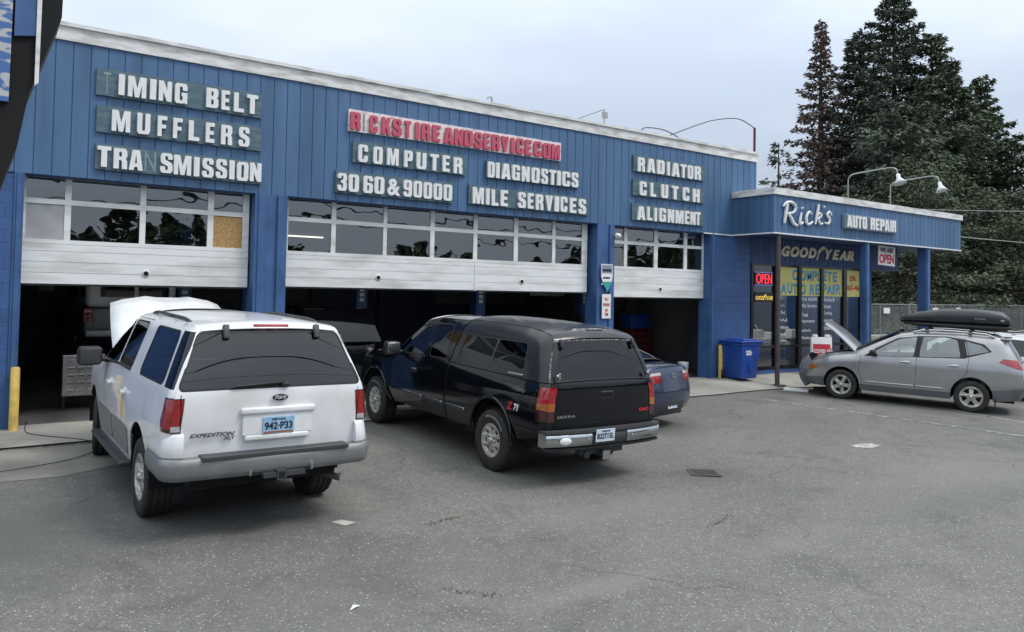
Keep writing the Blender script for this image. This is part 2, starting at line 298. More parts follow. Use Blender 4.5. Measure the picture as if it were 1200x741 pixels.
    L.new(sp.outputs[0], bp.inputs['Height']); L.new(bp.outputs[0], b.inputs['Normal'])
    return m
M['asphalt'] = asphalt()
def grid_sheet(name, xs, ys, zf, m):
    X, Y = np.meshgrid(xs, ys, indexing='ij'); Z = zf(X, Y); nx, ny = X.shape
    vs = np.stack([X, Y, Z], -1).reshape(-1, 3); fs = [(i * ny + j, (i + 1) * ny + j, (i + 1) * ny + j + 1, i * ny + j + 1) for i in range(nx - 1) for j in range(ny - 1)]
    b = MB(); b.add(vs, fs, 0, True); return structure(b.build(name, m, fix=False))
gx_ = np.concatenate([[-900, -400, -150, -60], np.arange(-20, 50, .7), [60, 100, 200, 500, 1200]]); gy_ = np.concatenate([[-900, -300, -100, -50], np.arange(-30, -3, .8), np.arange(-3, 2.6, .15), np.arange(3, 12, 1.5), [20, 40, 100, 300, 1000]])
grid_sheet('asphalt_lot', gx_, gy_, lambda x, y: GZ(x, y) - .02 - .05 * ((x > 9) & (x < 27) & (y > .3)), 'asphalt')
def apron_mat():
    m = mat('apron_concrete', (.34, .325, .29), .85, col2=(.17, .165, .15), scale=.8, bump=.25, bscale=35, thr=(.28, .62)); return m
M['apron'] = apron_mat()
def ap_edge(x): return -1.52 - .10 * np.sin(x * .9) - .16 * np.clip((x - 20) / 8, 0, 1)
def apron(name, x0, x1):
    xs = np.linspace(x0, x1, max(3, int((x1 - x0) / .25))); T = np.linspace(0, 1, 12)
    X = np.repeat(xs[:, None], 12, 1); Y = .3 + (ap_edge(X) - .3) * T[None]; Z = GZ(X, Y) + .006; n = 12
    vs = np.stack([X, Y, Z], -1).reshape(-1, 3); b = MB()
    b.add(vs, [(i * n + j, i * n + j + 1, (i + 1) * n + j + 1, (i + 1) * n + j) for i in range(len(xs) - 1) for j in range(n - 1)], 0, True)
    e = MB(); return structure(b.build(name, 'apron'))
for a, b_ in ((4, 10.9), (10.92, 14.6), (14.62, 19.4), (19.42, 23.2), (23.22, 26.9), (26.92, 30.6), (30.62, 34.6)): apron('concrete_apron', a, b_)
# older concrete squares in the lot on the left, ragged patches, painted lines
def patch_poly(name, poly, m, h=.004, kind='structure', sub=.15):
    P = np.array(poly, float); n = max(3, int(np.ptp(P[:, 0]) / sub)); k = max(3, int(np.ptp(P[:, 1]) / sub))
    gx = np.linspace(P[:, 0].min(), P[:, 0].max(), n); gy = np.linspace(P[:, 1].min(), P[:, 1].max(), k)
    pts = [Vector(q) for q in poly] + [Vector((x, y)) for x in gx for y in gy if inside(np.array([[x, y]]), P)[0]]
    v, e, f, *_ = delaunay_2d_cdt(pts, [(i, (i + 1) % len(poly)) for i in range(len(poly))], [], 1, 1e-6)
    vs = [(q.x, q.y, gz(q.x, q.y) - .02 + h) for q in v]
    o = MB().add(vs, f, 0, True).build(name, m); return structure(o, kind)
def inside(pts, poly):
    x, y = pts[:, 0], pts[:, 1]; r = np.zeros(len(pts), bool); P = np.asarray(poly); n = len(P)
    for i in range(n):
        x1, y1 = P[i - 1]; x2, y2 = P[i]
        c = ((y1 > y) != (y2 > y)); r ^= c & (x < (x2 - x1) * (y - y1) / (y2 - y1 + 1e-12) + x1)
    return r
def blob(cx, cy, rx, ry, n=28, j=.25, seed=1):
    rg = np.random.default_rng(seed); a = np.linspace(0, 2 * math.pi, n, endpoint=False); r = 1 + j * (rg.random(n) - .5) * 2
    return [(cx + rx * r[i] * math.cos(a[i]), cy + ry * r[i] * math.sin(a[i])) for i in range(n)]
M['patch'] = mat('pale_patch', (.44, .43, .40), .85, col2=(.26, .25, .23), scale=4.0, bump=.3, bscale=60, thr=(.36, .56))
M['oldconc'] = mat('old_lot_concrete', (.235, .228, .20), .88, col2=(.125, .12, .11), scale=1.1, bump=.3, bscale=40, thr=(.3, .66))
M['paint_line'] = mat('worn_line_paint', (.42, .42, .40), .7, col2=(.15, .148, .14), scale=9, thr=(.46, .62))
M['worn'] = mat('worn_asphalt', (.205, .202, .184), .88, col2=(.16, .158, .146), scale=22, bump=.3, bscale=70, thr=(.35, .62))
M['oil'] = mat('oil_stain', (.055, .054, .054), .6, col2=(.11, .108, .104), scale=3.5, thr=(.4, .6))
patch_poly('concrete_patch', [(6, -1.72), (10.86, -1.66), (10.9, -3.0), (10.2, -3.4), (6, -3.3)], 'oldconc', .005)
patch_poly('concrete_patch', blob(21.42, -6.72, .28, .15, seed=3, j=.30, n=36), 'patch', .007)
for i, (a, b_) in enumerate((((24.3, -2.55), (25.3, -7.9)), ((27.9, -2.3), (27.0, -7.2)), ((31.2, -2.4), (30.9, -7)))):
    (x0, y0), (x1, y1) = a, b_; d = Vector((x1 - x0, y1 - y0)).normalized() * .05; n = (-d.y, d.x)
    patch_poly('parking_line', [(x0 + n[0], y0 + n[1]), (x0 - n[0], y0 - n[1]), (x1 - n[0], y1 - n[1]), (x1 + n[0], y1 + n[1])], 'paint_line', .006, sub=.3)
patch_poly('paint_mark', [(12.28, -6.42), (12.40, -6.40), (12.50, -6.55), (12.36, -6.60)], 'patch', .006)
patch_poly('paint_mark', blob(22.6, -8.9, .13, .05, seed=9), 'patch', .006)
# ---------------------------------------------------------------- the shop
shop = thing('repair_shop', 'long blue auto repair shop with three roll-up bays and a canopied office', 'building', (9.83, 0, 0))
SX = Vector((-9.83, 0, 0))
def sp(mb, name, m, parent=None, **k):
    """a part of the shop, given in world coordinates"""
    o = mb.build(name, m, parent or shop, **k)
    if parent is None: o.location = SX
    return o
def grooved(x0, x1, y, z0, z1, pitch=.2435, depth=.014, gap=.016, ph=.24, axis='x'):
    """board siding: flat boards with narrow grooves; axis is the running direction"""
    pts = [(x0, 0)]; x = x0 + ph
    while x < x1 - .03:
        pts += [(x - gap / 2, 0), (x - gap / 4, depth), (x + gap / 4, depth), (x + gap / 2, 0)]; x += pitch
    pts.append((x1, 0)); b = MB(); n = len(pts)
    vs = [((p, y + d, z) if axis == 'x' else (y + d, p, z)) for z in (z0, z1) for p, d in pts]
    return b.add(vs, [(i, i + 1, i + 1 + n, i + n) for i in range(n - 1)])
sp(grooved(3.5, 27.3, 0, 3.885, 6.02, ph=.1), 'siding', 'siding', fix=False)
b = MB(); b.box(27.285, 27.303, .02, 11.2, 3.3, 6.02); sp(b, 'side_wall', 'siding')
b = MB(); b.box(3.5, 27.345, -.035, .0, 6.018, 6.232); b.box(27.305, 27.345, 0, 11, 6.018, 6.232); sp(b, 'fascia', 'coping')
b = MB(); b.box(3.5, 27.37, -.075, .26, 6.234, 6.292); b.box(27.12, 27.37, .262, 11, 6.234, 6.292); sp(b, 'roof_cap', 'coping')
b = MB(); b.box(3.5, 27.1, .27, 11, 5.9, 6.05); sp(b, 'roof', 'coping')
b = MB(); b.box(25.10, 26.27, -.022, -.002, 3.866, 3.895); sp(b, 'drip_trim', 'trim')
# painted block wall
def block_mat():
    m, nt, b = nmat('painted_block'); N = nt.nodes; L = nt.links
    tc = N.new('ShaderNodeTexCoord'); mp = N.new('ShaderNodeMapping'); mp.inputs['Rotation'].default_value = (R(90), 0, 0)
    br = N.new('ShaderNodeTexBrick'); br.inputs['Scale'].default_value = 1; br.inputs['Brick Width'].default_value = .40; br.inputs['Row Height'].default_value = .20; br.inputs['Mortar Size'].default_value = .008; br.inputs['Mortar Smooth'].default_value = .3
    br.inputs['Color1'].default_value = (.046, .115, .300, 1); br.inputs['Color2'].default_value = (.042, .105, .275, 1); br.inputs['Mortar'].default_value = (.033, .085, .23, 1)
    no = N.new('ShaderNodeTexNoise'); no.inputs['Scale'].default_value = 1.7; no.inputs['Detail'].default_value = 6; rm = N.new('ShaderNodeValToRGB'); rm.color_ramp.elements[0].position = .3; rm.color_ramp.elements[1].position = .7; rm.color_ramp.elements[0].color = (.72, .72, .72, 1)
    mx = N.new('ShaderNodeMixRGB'); mx.blend_type = 'MULTIPLY'; mx.inputs[0].default_value = 1
    L.new(tc.outputs['Object'], mp.inputs['Vector']); L.new(mp.outputs[0], br.inputs['Vector']); L.new(tc.outputs['Object'], no.inputs['Vector']); L.new(no.outputs['Fac'], rm.inputs[0])
    L.new(br.outputs['Color'], mx.inputs[1]); L.new(rm.outputs[0], mx.inputs[2]); L.new(mx.outputs[0], b.inputs['Base Color'])
    bp = N.new('ShaderNodeBump'); bp.inputs['Strength'].default_value = .5; bp.inputs['Distance'].default_value = .012; bp.invert = True
    L.new(br.outputs['Fac'], bp.inputs['Height']); L.new(bp.outputs[0], b.inputs['Normal']); b.inputs['Roughness'].default_value = .5; return m
M['block'] = block_mat()
b = MB(); b.box(3.5, 9.70, .02, .30, -.1, 3.88); sp(b, 'block_wall', 'block'); b = MB(); b.box(25.53, 27.08, .01, .30, -.3, 3.88); sp(b, 'block_wall', 'block')
# columns
def column(x0, x1, extra=()):
    b = MB(); b.box(x0, x1, .0, .42, -.1, 3.884)
    for a, c, d in extra: b.box(a, c, -d, -.0005, -.1, 3.884)
    return sp(b, 'column', 'column')
column(9.702, 9.83, ((9.74, 9.80, .02),)); column(13.30, 13.88, ((13.70, 13.87, .045), (13.36, 13.5, .02))); column(21.37, 21.89, ((21.74, 21.885, .04),)); column(25.41, 25.528, ((25.44, 25.50, .03),))
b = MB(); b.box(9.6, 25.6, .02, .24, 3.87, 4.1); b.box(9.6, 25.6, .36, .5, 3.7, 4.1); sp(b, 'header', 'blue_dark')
def garage_door(x0, x1, cols, zb, skips=(), ports=(), seams=()):
    y0, y1 = .25, .295; b = MB(); rz = [(2.90, 3.46), (3.54, 3.872)]
    zs = [zb, zb + .17, zb + .34, zb + .51, 2.83]
    for i in range(len(zs) - 1): b.box(x0, x1, y0, y1, zs[i] + (.008 if i else 0), zs[i + 1], 0)          # ribbed lower leaves
    b.box(x0 + .01, x1 - .01, y0 + .012, y1 - .004, zb + .01, 2.826)
    d = sp(b, 'garage_door', ['door_white'])
    f = MB(); ez = [2.834] + [z for r in rz for z in r] + [3.90]; ex = [x0] + [x for c in cols for x in c] + [x1]
    for i in range(0, len(ez), 2): f.box(x0, x1, y0, y1, ez[i], ez[i + 1])
    for za, zb_ in rz:
        for i in range(0, len(ex), 2): f.box(ex[i], ex[i + 1], y0 + .004, y1 - .004, za, zb_)
    f.build('window_frame', 'door_white', d)
    for r, (za, zb_) in enumerate(rz):
        for c, (xa, xb) in enumerate(cols):
            kind = dict(skips).get((r, c), 'g_door'); p = MB()
            T = Matrix.Rotation(R(random.uniform(-.5, .5)), 4, 'X') @ Matrix.Rotation(R(random.uniform(-.35, .35)), 4, 'Z'); cx, cz = (xa + xb) / 2, (za + zb_) / 2
            T = Matrix.Translation((cx, .278, cz)) @ T; hx, hz = (xb - xa) / 2 + .002, (zb_ - za) / 2 + .002
            if kind == 'g_door': p.add([T @ Vector(q) for q in ((-hx, 0, -hz), (hx, 0, -hz), (hx, 0, hz), (-hx, 0, hz))], [(0, 1, 2, 3)])
            else: p.box(xa, xb, .268, .284, za, zb_)
            o = p.build('plywood_panel' if kind == 'osb' else 'pane', kind, d, fix=False)
            if kind == 'osb': o['label'] = 'tan strand board filling a missing pane'
            if kind == 'panel_grey': o['label'] = 'opaque grey panel in place of glass'
    for (px, pz) in ports:
        p = MB(); p.lathe([(.0, -.006), (.042, -.006)], 20, 'y', (px, y0, pz), 1); p.lathe([(.042, -.012), (.062, -.012), (.062, .0)], 20, 'y', (px, y0, pz), 0); p.build('exhaust_port', ['door_white', 'dark'], d)
    for sx in seams:
        p = MB(); p.box(sx - .012, sx + .012, y0 - .012, y0 - .001, 2.22, 2.82); p.build('centre_stile', 'door_white', d)
    h = MB(); h.box(x0 + .02, x1 - .02, y0 + .005, y1 - .005, zb - .03, zb - .001); h.build('bottom_seal', 'black', d)
    return d
garage_door(9.834, 13.27, [(9.87, 10.39), (10.48, 11.48), (11.57, 12.56), (12.66, 13.16)], 2.205, (((0, 0), 'panel_grey'), ((0, 3), 'osb')), ((11.6, 2.40),))
garage_door(13.93, 21.27, [(13.99, 14.83), (14.92, 15.92), (16.0, 16.99), (17.09, 18.05), (18.15, 19.12), (19.23, 20.21), (20.30, 21.11)], 2.235, (), ((15.83, 2.445), (19.35, 2.45)), (18.10,))
garage_door(21.98, 25.41, [(22.12, 22.48), (22.58, 23.53), (23.66, 24.64), (24.76, 25.36)], 2.14, (), ((23.76, 2.36),))
# interior shell
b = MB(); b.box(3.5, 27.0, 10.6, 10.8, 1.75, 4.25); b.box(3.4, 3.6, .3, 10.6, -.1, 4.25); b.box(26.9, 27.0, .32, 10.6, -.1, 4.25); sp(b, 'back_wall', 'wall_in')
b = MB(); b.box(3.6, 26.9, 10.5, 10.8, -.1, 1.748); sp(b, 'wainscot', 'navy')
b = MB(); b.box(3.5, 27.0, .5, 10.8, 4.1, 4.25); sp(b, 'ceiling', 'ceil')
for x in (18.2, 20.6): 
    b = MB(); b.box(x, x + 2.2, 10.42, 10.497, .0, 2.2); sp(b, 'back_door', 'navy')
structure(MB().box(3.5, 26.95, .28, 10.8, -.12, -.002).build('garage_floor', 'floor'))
# office annex under the canopy
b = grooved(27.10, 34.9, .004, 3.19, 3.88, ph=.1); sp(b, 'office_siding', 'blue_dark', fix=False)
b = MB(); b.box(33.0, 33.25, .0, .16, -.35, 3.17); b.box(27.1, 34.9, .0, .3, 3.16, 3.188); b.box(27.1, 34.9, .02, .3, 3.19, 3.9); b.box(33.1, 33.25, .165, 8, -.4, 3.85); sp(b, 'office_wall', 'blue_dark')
b = MB(); b.box(27.09, 33.0, .01, .2, -.4, .13); sp(b, 'office_plinth', 'block')
b = MB(); b.box(27.2, 33.1, 4.8, 4.9, -.2, 3.6); b.box(27.11, 27.2, .31, 4.8, -.2, 3.6); sp(b, 'office_inner_wall', 'wall_in')
b = MB(); b.box(27.2, 33.1, .31, 4.8, 3.4, 3.5); sp(b, 'office_ceiling', 'sign_white')
for x in (28.3, 30.2, 32.0):  # added glowing panels above the window line, to brighten the office
    b = MB(); b.box(x - .5, x + .5, 1.2, 2.6, 3.36, 3.397); sp(b, 'office_fill', 'office_fill')
b = MB(); b.box(27.2, 33.1, .21, 4.8, -.2, -.02); sp(b, 'office_floor', 'floor')
b = MB(); b.box(26.29, 36.4, .3, 8, 3.95, 4.6); sp(b, 'office_roof', 'coping')
win = MB(); ex = [27.10, 27.20, 28.18, 28.32, 29.30, 29.45, 30.44, 30.57, 31.64, 31.81, 32.62, 32.99]
for i in range(0, 12, 2): win.box(ex[i], ex[i + 1], -.02, .09, .13, 3.158)
for a, c in zip(ex[1::2], ex[2::2]):
    win.box(a, c, -.01, .085, .13, .22); win.box(a, c, -.01, .085, .74, .82); win.box(a, c, -.01, .085, 3.10, 3.158)
store = sp(win, 'storefront_window', 'blackgloss')
for a, c in zip(ex[1::2], ex[2::2]):
    for z0, z1 in ((.22, .74), (.82, 3.10)):
        MB().add([(a, .05, z0), (c, .05, z0), (c, .05, z1), (a, .05, z1)], [(0, 1, 2, 3)]).build('pane', 'g_store', store, fix=False)
MB().tube([(27.27, -.02, .95), (27.27, -.07, 1.0), (27.27, -.07, 1.35), (27.27, -.02, 1.4)], .012).build('door_handle', 'steel', store)
# canopy
cz0, cz1 = 3.905, 4.91
cf = grooved(26.30, 36.40, -1.321, cz0, cz1, ph=.15); can = sp(cf, 'canopy', 'siding', fix=False)
c2 = grooved(-1.30, .0, 26.296, cz0, cz1, ph=.12, axis='y'); c2.build('canopy_end', 'siding', can, fix=False)
MB().box(26.275, 26.322, -1.345, -1.298, cz0, cz1).build('corner_trim', 'siding', can)
MB().box(36.39, 36.404, -1.32, 2.5, cz0, cz1).build('canopy_end', 'siding', can)
b = MB(); b.box(26.24, 36.45, -1.375, -1.322, cz1 - .005, 5.081); b.box(26.24, 26.294, -1.32, .0, cz1 - .005, 5.081); b.box(36.405, 36.45, -1.32, 2.5, cz1 - .005, 5.081); b.build('canopy_coping', 'coping', can)
b = MB(); b.box(26.27, 36.42, -1.35, -1.26, cz0 - .035, cz0 - .002); b.box(26.27, 26.34, -1.258, -.005, cz0 - .035, cz0 - .002); b.build('canopy_trim', 'trim', can)
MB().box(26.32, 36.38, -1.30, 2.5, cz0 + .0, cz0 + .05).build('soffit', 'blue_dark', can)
MB().box(26.3, 36.38, -1.30, 2.5, 4.95, 5.0).build('canopy_roof', 'coping', can)
b = MB(); b.lathe([(.062, gz(26.58, -1.42)), (.062, 3.87)], 18, 'z', (26.58, -1.26, 0)); b.box(26.42, 26.74, -1.42, -1.10, gz(26.58, -1.3), gz(26.58, -1.3) + .03); o = sp(b, 'canopy_post', 'brown'); o['label'] = 'round brown steel post on a square base plate'
for x0, x1, dp in ((30.70, 30.88, -1.12), (34.20, 34.42, -1.0)):
    b = MB(); b.box(x0, x1, -1.29, dp, -.4, cz0 - .002); b.box(x0 + .04, x1 - .02, -1.312, -1.2905, -.4, cz0 - .002); sp(b, 'canopy_post', 'column')
# ---------------------------------------------------------------- lettered boards on the siding
def letter_at(parent, ch, x0, x1, z0, z1, y, m='letter', depth=.045, name='letter', bold=.045):
    key = ch; narrow = ch in "I1"
    me = block_letter(ch, x1 - x0, z1 - z0, depth) if bold else fit_text(ch, x1 - x0, z1 - z0, depth, .0)
    return link(name, me, m, parent, (x0, y, z0))
GL = dict(
    E=[[(0, 0), (.95, 0), (.95, .19), (.42, .19), (.42, .41), (.86, .41), (.86, .59), (.42, .59), (.42, .81), (.95, .81), (.95, 1), (0, 1)]],
    F=[[(0, 0), (.42, 0), (.42, .40), (.86, .40), (.86, .58), (.42, .58), (.42, .81), (.97, .81), (.97, 1), (0, 1)]],
    L=[[(0, 0), (1, 0), (1, .19), (.45, .19), (.45, 1), (0, 1)]], I=[[(0, 0), (1, 0), (1, 1), (0, 1)]],
    T=[[(.29, 0), (.71, 0), (.71, .81), (1, .81), (1, 1), (0, 1), (0, .81), (.29, .81)]],
    H=[[(0, 0), (.38, 0), (.38, .40), (.62, .40), (.62, 0), (1, 0), (1, 1), (.62, 1), (.62, .60), (.38, .60), (.38, 1), (0, 1)]],
    M=[[(0, 0), (.25, 0), (.25, .62), (.38, 0), (.62, 0), (.75, .62), (.75, 0), (1, 0), (1, 1), (.66, 1), (.5, .42), (.34, 1), (0, 1)]],
    N=[[(0, 0), (.34, 0), (.34, .46), (.64, 0), (1, 0), (1, 1), (.66, 1), (.66, .54), (.36, 1), (0, 1)]],
    V=[[(.34, 0), (.66, 0), (1, 1), (.62, 1), (.5, .36), (.38, 1), (0, 1)]], Y=[[(.30, 0), (.70, 0), (.70, .40), (1, 1), (.62, 1), (.5, .64), (.38, 1), (0, 1), (.30, .40)]],
    A=[[(0, 0), (.36, 0), (.39, .17), (.61, .17), (.64, 0), (1, 0), (.76, 1), (.24, 1)], [(.42, .34), (.58, .34), (.50, .80)]],
    K=[[(0, 0), (.38, 0), (.38, .34), (.46, .42), (.62, 0), (1, 0), (.74, .62), (.99, 1), (.61, 1), (.38, .60), (.38, 1), (0, 1)]],
    U=[[(0, .13), (.13, 0), (.87, 0), (1, .13), (1, 1), (.62, 1), (.62, .21), (.57, .15), (.43, .15), (.38, .21), (.38, 1), (0, 1)]],
    O=[[(0, .13), (.13, 0), (.87, 0), (1, .13), (1, .87), (.87, 1), (.13, 1), (0, .87)], [(.38, .20), (.43, .15), (.57, .15), (.62, .20), (.62, .80), (.57, .85), (.43, .85), (.38, .80)]],
    D=[[(0, 0), (.84, 0), (1, .14), (1, .86), (.84, 1), (0, 1)], [(.40, .17), (.55, .17), (.60, .22), (.60, .78), (.55, .83), (.40, .83)]],
    B=[[(0, 0), (.86, 0), (1, .12), (1, .42), (.86, .52), (.97, .60), (.97, .88), (.84, 1), (0, 1)], [(.40, .16), (.56, .16), (.61, .20), (.61, .38), (.56, .43), (.40, .43)], [(.40, .60), (.54, .60), (.58, .64), (.58, .80), (.54, .84), (.40, .84)]],
    P=[[(0, 0), (.40, 0), (.40, .38), (.86, .38), (1, .50), (1, .88), (.86, 1), (0, 1)], [(.40, .55), (.55, .55), (.60, .60), (.60, .79), (.55, .83), (.40, .83)]],
    R=[[(0, 0), (.39, 0), (.39, .43), (.54, .43), (.60, .38), (.62, 0), (1, 0), (.98, .40), (.86, .50), (.98, .60), (.98, .88), (.85, 1), (0, 1)], [(.39, .59), (.54, .59), (.59, .63), (.59, .80), (.54, .84), (.39, .84)]],
    C=[[(0, .13), (.13, 0), (.87, 0), (1, .13), (1, .38), (.62, .38), (.62, .20), (.57, .15), (.43, .15), (.38, .20), (.38, .80), (.43, .85), (.57, .85), (.62, .80), (.62, .62), (1, .62), (1, .87), (.87, 1), (.13, 1), (0, .87)]],
    G=[[(0, .13), (.13, 0), (.70, 0), (.76, .08), (.80, 0), (1, 0), (1, .55), (.54, .55), (.54, .39), (.63, .39), (.63, .20), (.57, .15), (.43, .15), (.38, .20), (.38, .80), (.43, .85), (.57, .85), (.62, .80), (.62, .66), (1, .66), (1, .87), (.87, 1), (.13, 1), (0, .87)]],
    S=[[(0, .33), (0, .13), (.14, 0), (.86, 0), (1, .13), (1, .42), (.86, .54), (.38, .67), (.38, .81), (.44, .86), (.56, .86), (.61, .81), (.61, .69), (.98, .69), (.98, .87), (.85, 1), (.15, 1), (.02, .87), (.02, .59), (.14, .47), (.62, .34), (.62, .19), (.56, .14), (.44, .14), (.39, .19), (.39, .33)]],
)
GL['0'] = GL['O']
GL['3'] = [[(0, .32), (0, .13), (.14, 0), (.86, 0), (1, .13), (1, .42), (.88, .52), (1, .61), (1, .87), (.86, 1), (.14, 1), (0, .87), (0, .70), (.38, .70), (.38, .81), (.44, .86), (.56, .86), (.61, .81), (.61, .66), (.54, .60), (.36, .60), (.36, .45), (.54, .45), (.61, .39), (.61, .19), (.56, .14), (.44, .14), (.39, .19), (.39, .32)]]
GL['6'] = [[(0, .13), (.14, 0), (.86, 0), (1, .13), (1, .48), (.86, .60), (.39, .60), (.39, .80), (.44, .85), (.56, .85), (.61, .80), (.61, .70), (1, .70), (1, .87), (.86, 1), (.14, 1), (0, .87)], [(.39, .19), (.44, .15), (.56, .15), (.61, .19), (.61, .42), (.56, .46), (.39, .46)]]
GL['9'] = [[(1 - x_, 1 - y_) for x_, y_ in p_] for p_ in GL['6']]
def block_letter(ch, w, h, depth):
    if ch not in GL: return fit_text(ch, w, h, depth, .03)
    k = w if ch != 'L' else w
    me = poly_mesh([rnd([(x * w, y * h) for x, y in p], .012, 3) for p in GL[ch]], depth / 2, 0); v = mesh_np(me)
    me.vertices.foreach_set('co', np.stack([v[:, 0], -depth / 2 - v[:, 2], v[:, 1]], -1).ravel()); me.update(); return me
def sign(label, board, x0, x1, z0, z1, letters, lz, bm='teal', lm='letter', y=-.05, ghosts=(), group='lettered boards on the blue siding', tilt=0):
    t = thing('sign_board', label, 'sign', (x0, y + .05, z0), group=group)
    ly = -.05; nx = max(8, int((x1 - x0) / .12)); b = MB(); w, h = x1 - x0, z1 - z0
    top = [(w * i / nx, h + random.uniform(-.006, .004)) for i in range(nx, -1, -1)]
    bot = [(w * i / nx, random.uniform(-.004, .006)) for i in range(nx + 1)]
    b.prism(bot + top, ly, -.002, 'y').build('board', bm, t)
    for i, (ch, a, c) in enumerate(letters):
        if ch in ' ': continue
        dz = random.uniform(-.006, .006)
        g = i in ghosts
        letter_at(t, ch, a - x0, c - x0, lz[0] - z0 + dz, lz[1] - z0 + dz, ly - .001, 'ghost' if g else lm, .003 if g else .05, 'ghost_letter' if g else 'letter', 0 if g else .05)
    return t
def L(s, spans): return [(c, a, b) for c, (a, b) in zip(s, spans)]
sign('weathered teal board reading TIMING BELT with its first T fallen off', 0, 10.74, 13.35, 5.23, 5.67, L('TIMINGBELT', [(10.835, 10.945), (11.052, 11.14), (11.188, 11.459), (11.514, 11.608), (11.648, 11.847), (11.896, 12.092), (12.398, 12.597), (12.649, 12.794), (12.858, 13.029), (13.08, 13.27)]), (5.272, 5.61), ghosts=(0,))
sign('weathered teal board reading MUFFLERS over the leftmost bay', 0, 10.76, 13.36, 4.64, 5.07, L('MUFFLERS', [(10.972, 11.239), (11.341, 11.535), (11.648, 11.796), (11.887, 12.036), (12.132, 12.303), (12.407, 12.557), (12.66, 12.846), (12.955, 13.142)]), (4.674, 5.016))
sign('weathered teal board reading TRANSMISSION with one N faded to a ghost', 0, 10.76, 13.38, 4.04, 4.45, L('TRANSMISSION', [(10.783, 10.978), (11.015, 11.215), (11.238, 11.445), (11.476, 11.645), (11.706, 11.897), (11.916, 12.188), (12.232, 12.321), (12.366, 12.552), (12.589, 12.776), (12.814, 12.901), (12.942, 13.138), (13.165, 13.365)]), (4.075, 4.405), ghosts=(3,))
sign('peeling white board with red letters of the shop web address', 0, 15.0, 20.18, 5.235, 5.655, L("RICKS" + "TIRE" + "AND" + "SERVICE" + "COM", [(15.026, 15.231), (15.33, 15.38), (15.419, 15.587), (15.673, 15.866), (15.903, 16.107), (16.129, 16.337), (16.405, 16.496), (16.549, 16.748), (16.802, 16.998), (17.069, 17.292), (17.324, 17.527), (17.56, 17.766), (17.816, 18.001), (18.043, 18.214), (18.256, 18.456), (18.499, 18.693), (18.755, 18.845), (18.899, 19.098), (19.144, 19.328), (19.383, 19.589), (19.636, 19.846), (19.874, 20.116)][:1] + [(15.29, 15.33)] + [(15.419, 15.587), (15.673, 15.866), (15.903, 16.107), (16.165, 16.31), (16.405, 16.496), (16.549, 16.748), (16.802, 16.998), (17.069, 17.292), (17.324, 17.527), (17.56, 17.766), (17.816, 18.001), (18.043, 18.214), (18.256, 18.456), (18.499, 18.693), (18.755, 18.845), (18.899, 19.098), (19.144, 19.328), (19.383, 19.589), (19.636, 19.846), (19.874, 20.116)]), (5.255, 5.593), 'pinkboard', 'red_letter', ghosts=(1,))
sign('dark teal board reading COMPUTER under the red lettered board', 0, 15.1, 17.64, 4.64, 5.055, L('COMPUTER', [(15.198, 15.392), (15.511, 15.702), (15.802, 16.048), (16.173, 16.359), (16.45, 16.67), (16.762, 16.957), (17.051, 17.226), (17.314, 17.524)]), (4.661, 4.996))
sign('dark teal board reading DIAGNOSTICS right of the COMPUTER board', 0, 18.15, 20.73, 4.66, 5.03, L('DIAGNOSTICS', [(18.162, 18.335), (18.374, 18.461), (18.513, 18.751), (18.796, 19.002), (19.057, 19.267), (19.322, 19.546), (19.593, 19.782), (19.82, 20.012), (20.051, 20.149), (20.197, 20.424), (20.474, 20.675)]), (4.665, 5.003))
sign('dark teal board reading 30 60 & 90000 over the wide bay', 0, 14.77, 17.33, 4.025, 4.455, L('3060&90000', [(14.796, 14.976), (15.017, 15.221), (15.317, 15.512), (15.547, 15.753), (15.824, 16.1), (16.174, 16.359), (16.397, 16.585), (16.624, 16.816), (16.854, 17.05), (17.089, 17.288)]), (4.07, 4.403))
sign('dark teal board reading MILE SERVICES over the wide bay', 0, 17.72, 21.03, 4.045, 4.46, L('MILESERVICES', [(17.794, 18.071), (18.13, 18.215), (18.275, 18.448), (18.509, 18.702), (18.97, 19.179), (19.234, 19.4), (19.456, 19.662), (19.728, 19.929), (19.986, 20.112), (20.161, 20.24), (20.436, 20.636), (20.697, 20.921)][:9] + [(20.19, 20.27), (20.36, 20.53), (20.60, 20.76)][:0] + [(20.161, 20.357), (20.436, 20.636), (20.697, 20.921)]), (4.065, 4.412))
sign('faded green board reading RADIATOR, topmost of the three on the right', 0, 22.47, 25.07, 5.25, 5.665, L('RADIATOR', [(22.58, 22.815), (22.90, 23.18), (23.25, 23.51), (23.608, 23.70), (23.78, 24.06), (24.11, 24.31), (24.37, 24.57), (24.63, 24.87)]), (5.262, 5.612))
sign('faded green board reading CLUTCH, middle of the three on the right', 0, 22.46, 25.07, 4.655, 5.065, L('CLUTCH', [(22.654, 22.883), (23.027, 23.217), (23.409, 23.648), (23.784, 24.028), (24.199, 24.433), (24.576, 24.832)]), (4.668, 5.014))
sign('faded green board reading ALIGNMENT, lowest of the three on the right', 0, 22.44, 25.06, 4.045, 4.46, L('ALIGNMENT', [(22.58, 22.85), (22.92, 23.10), (23.17, 23.26), (23.345, 23.58), (23.65, 23.87), (23.93, 24.22), (24.28, 24.45), (24.49, 24.68), (24.70, 24.874)]), (4.06, 4.40))
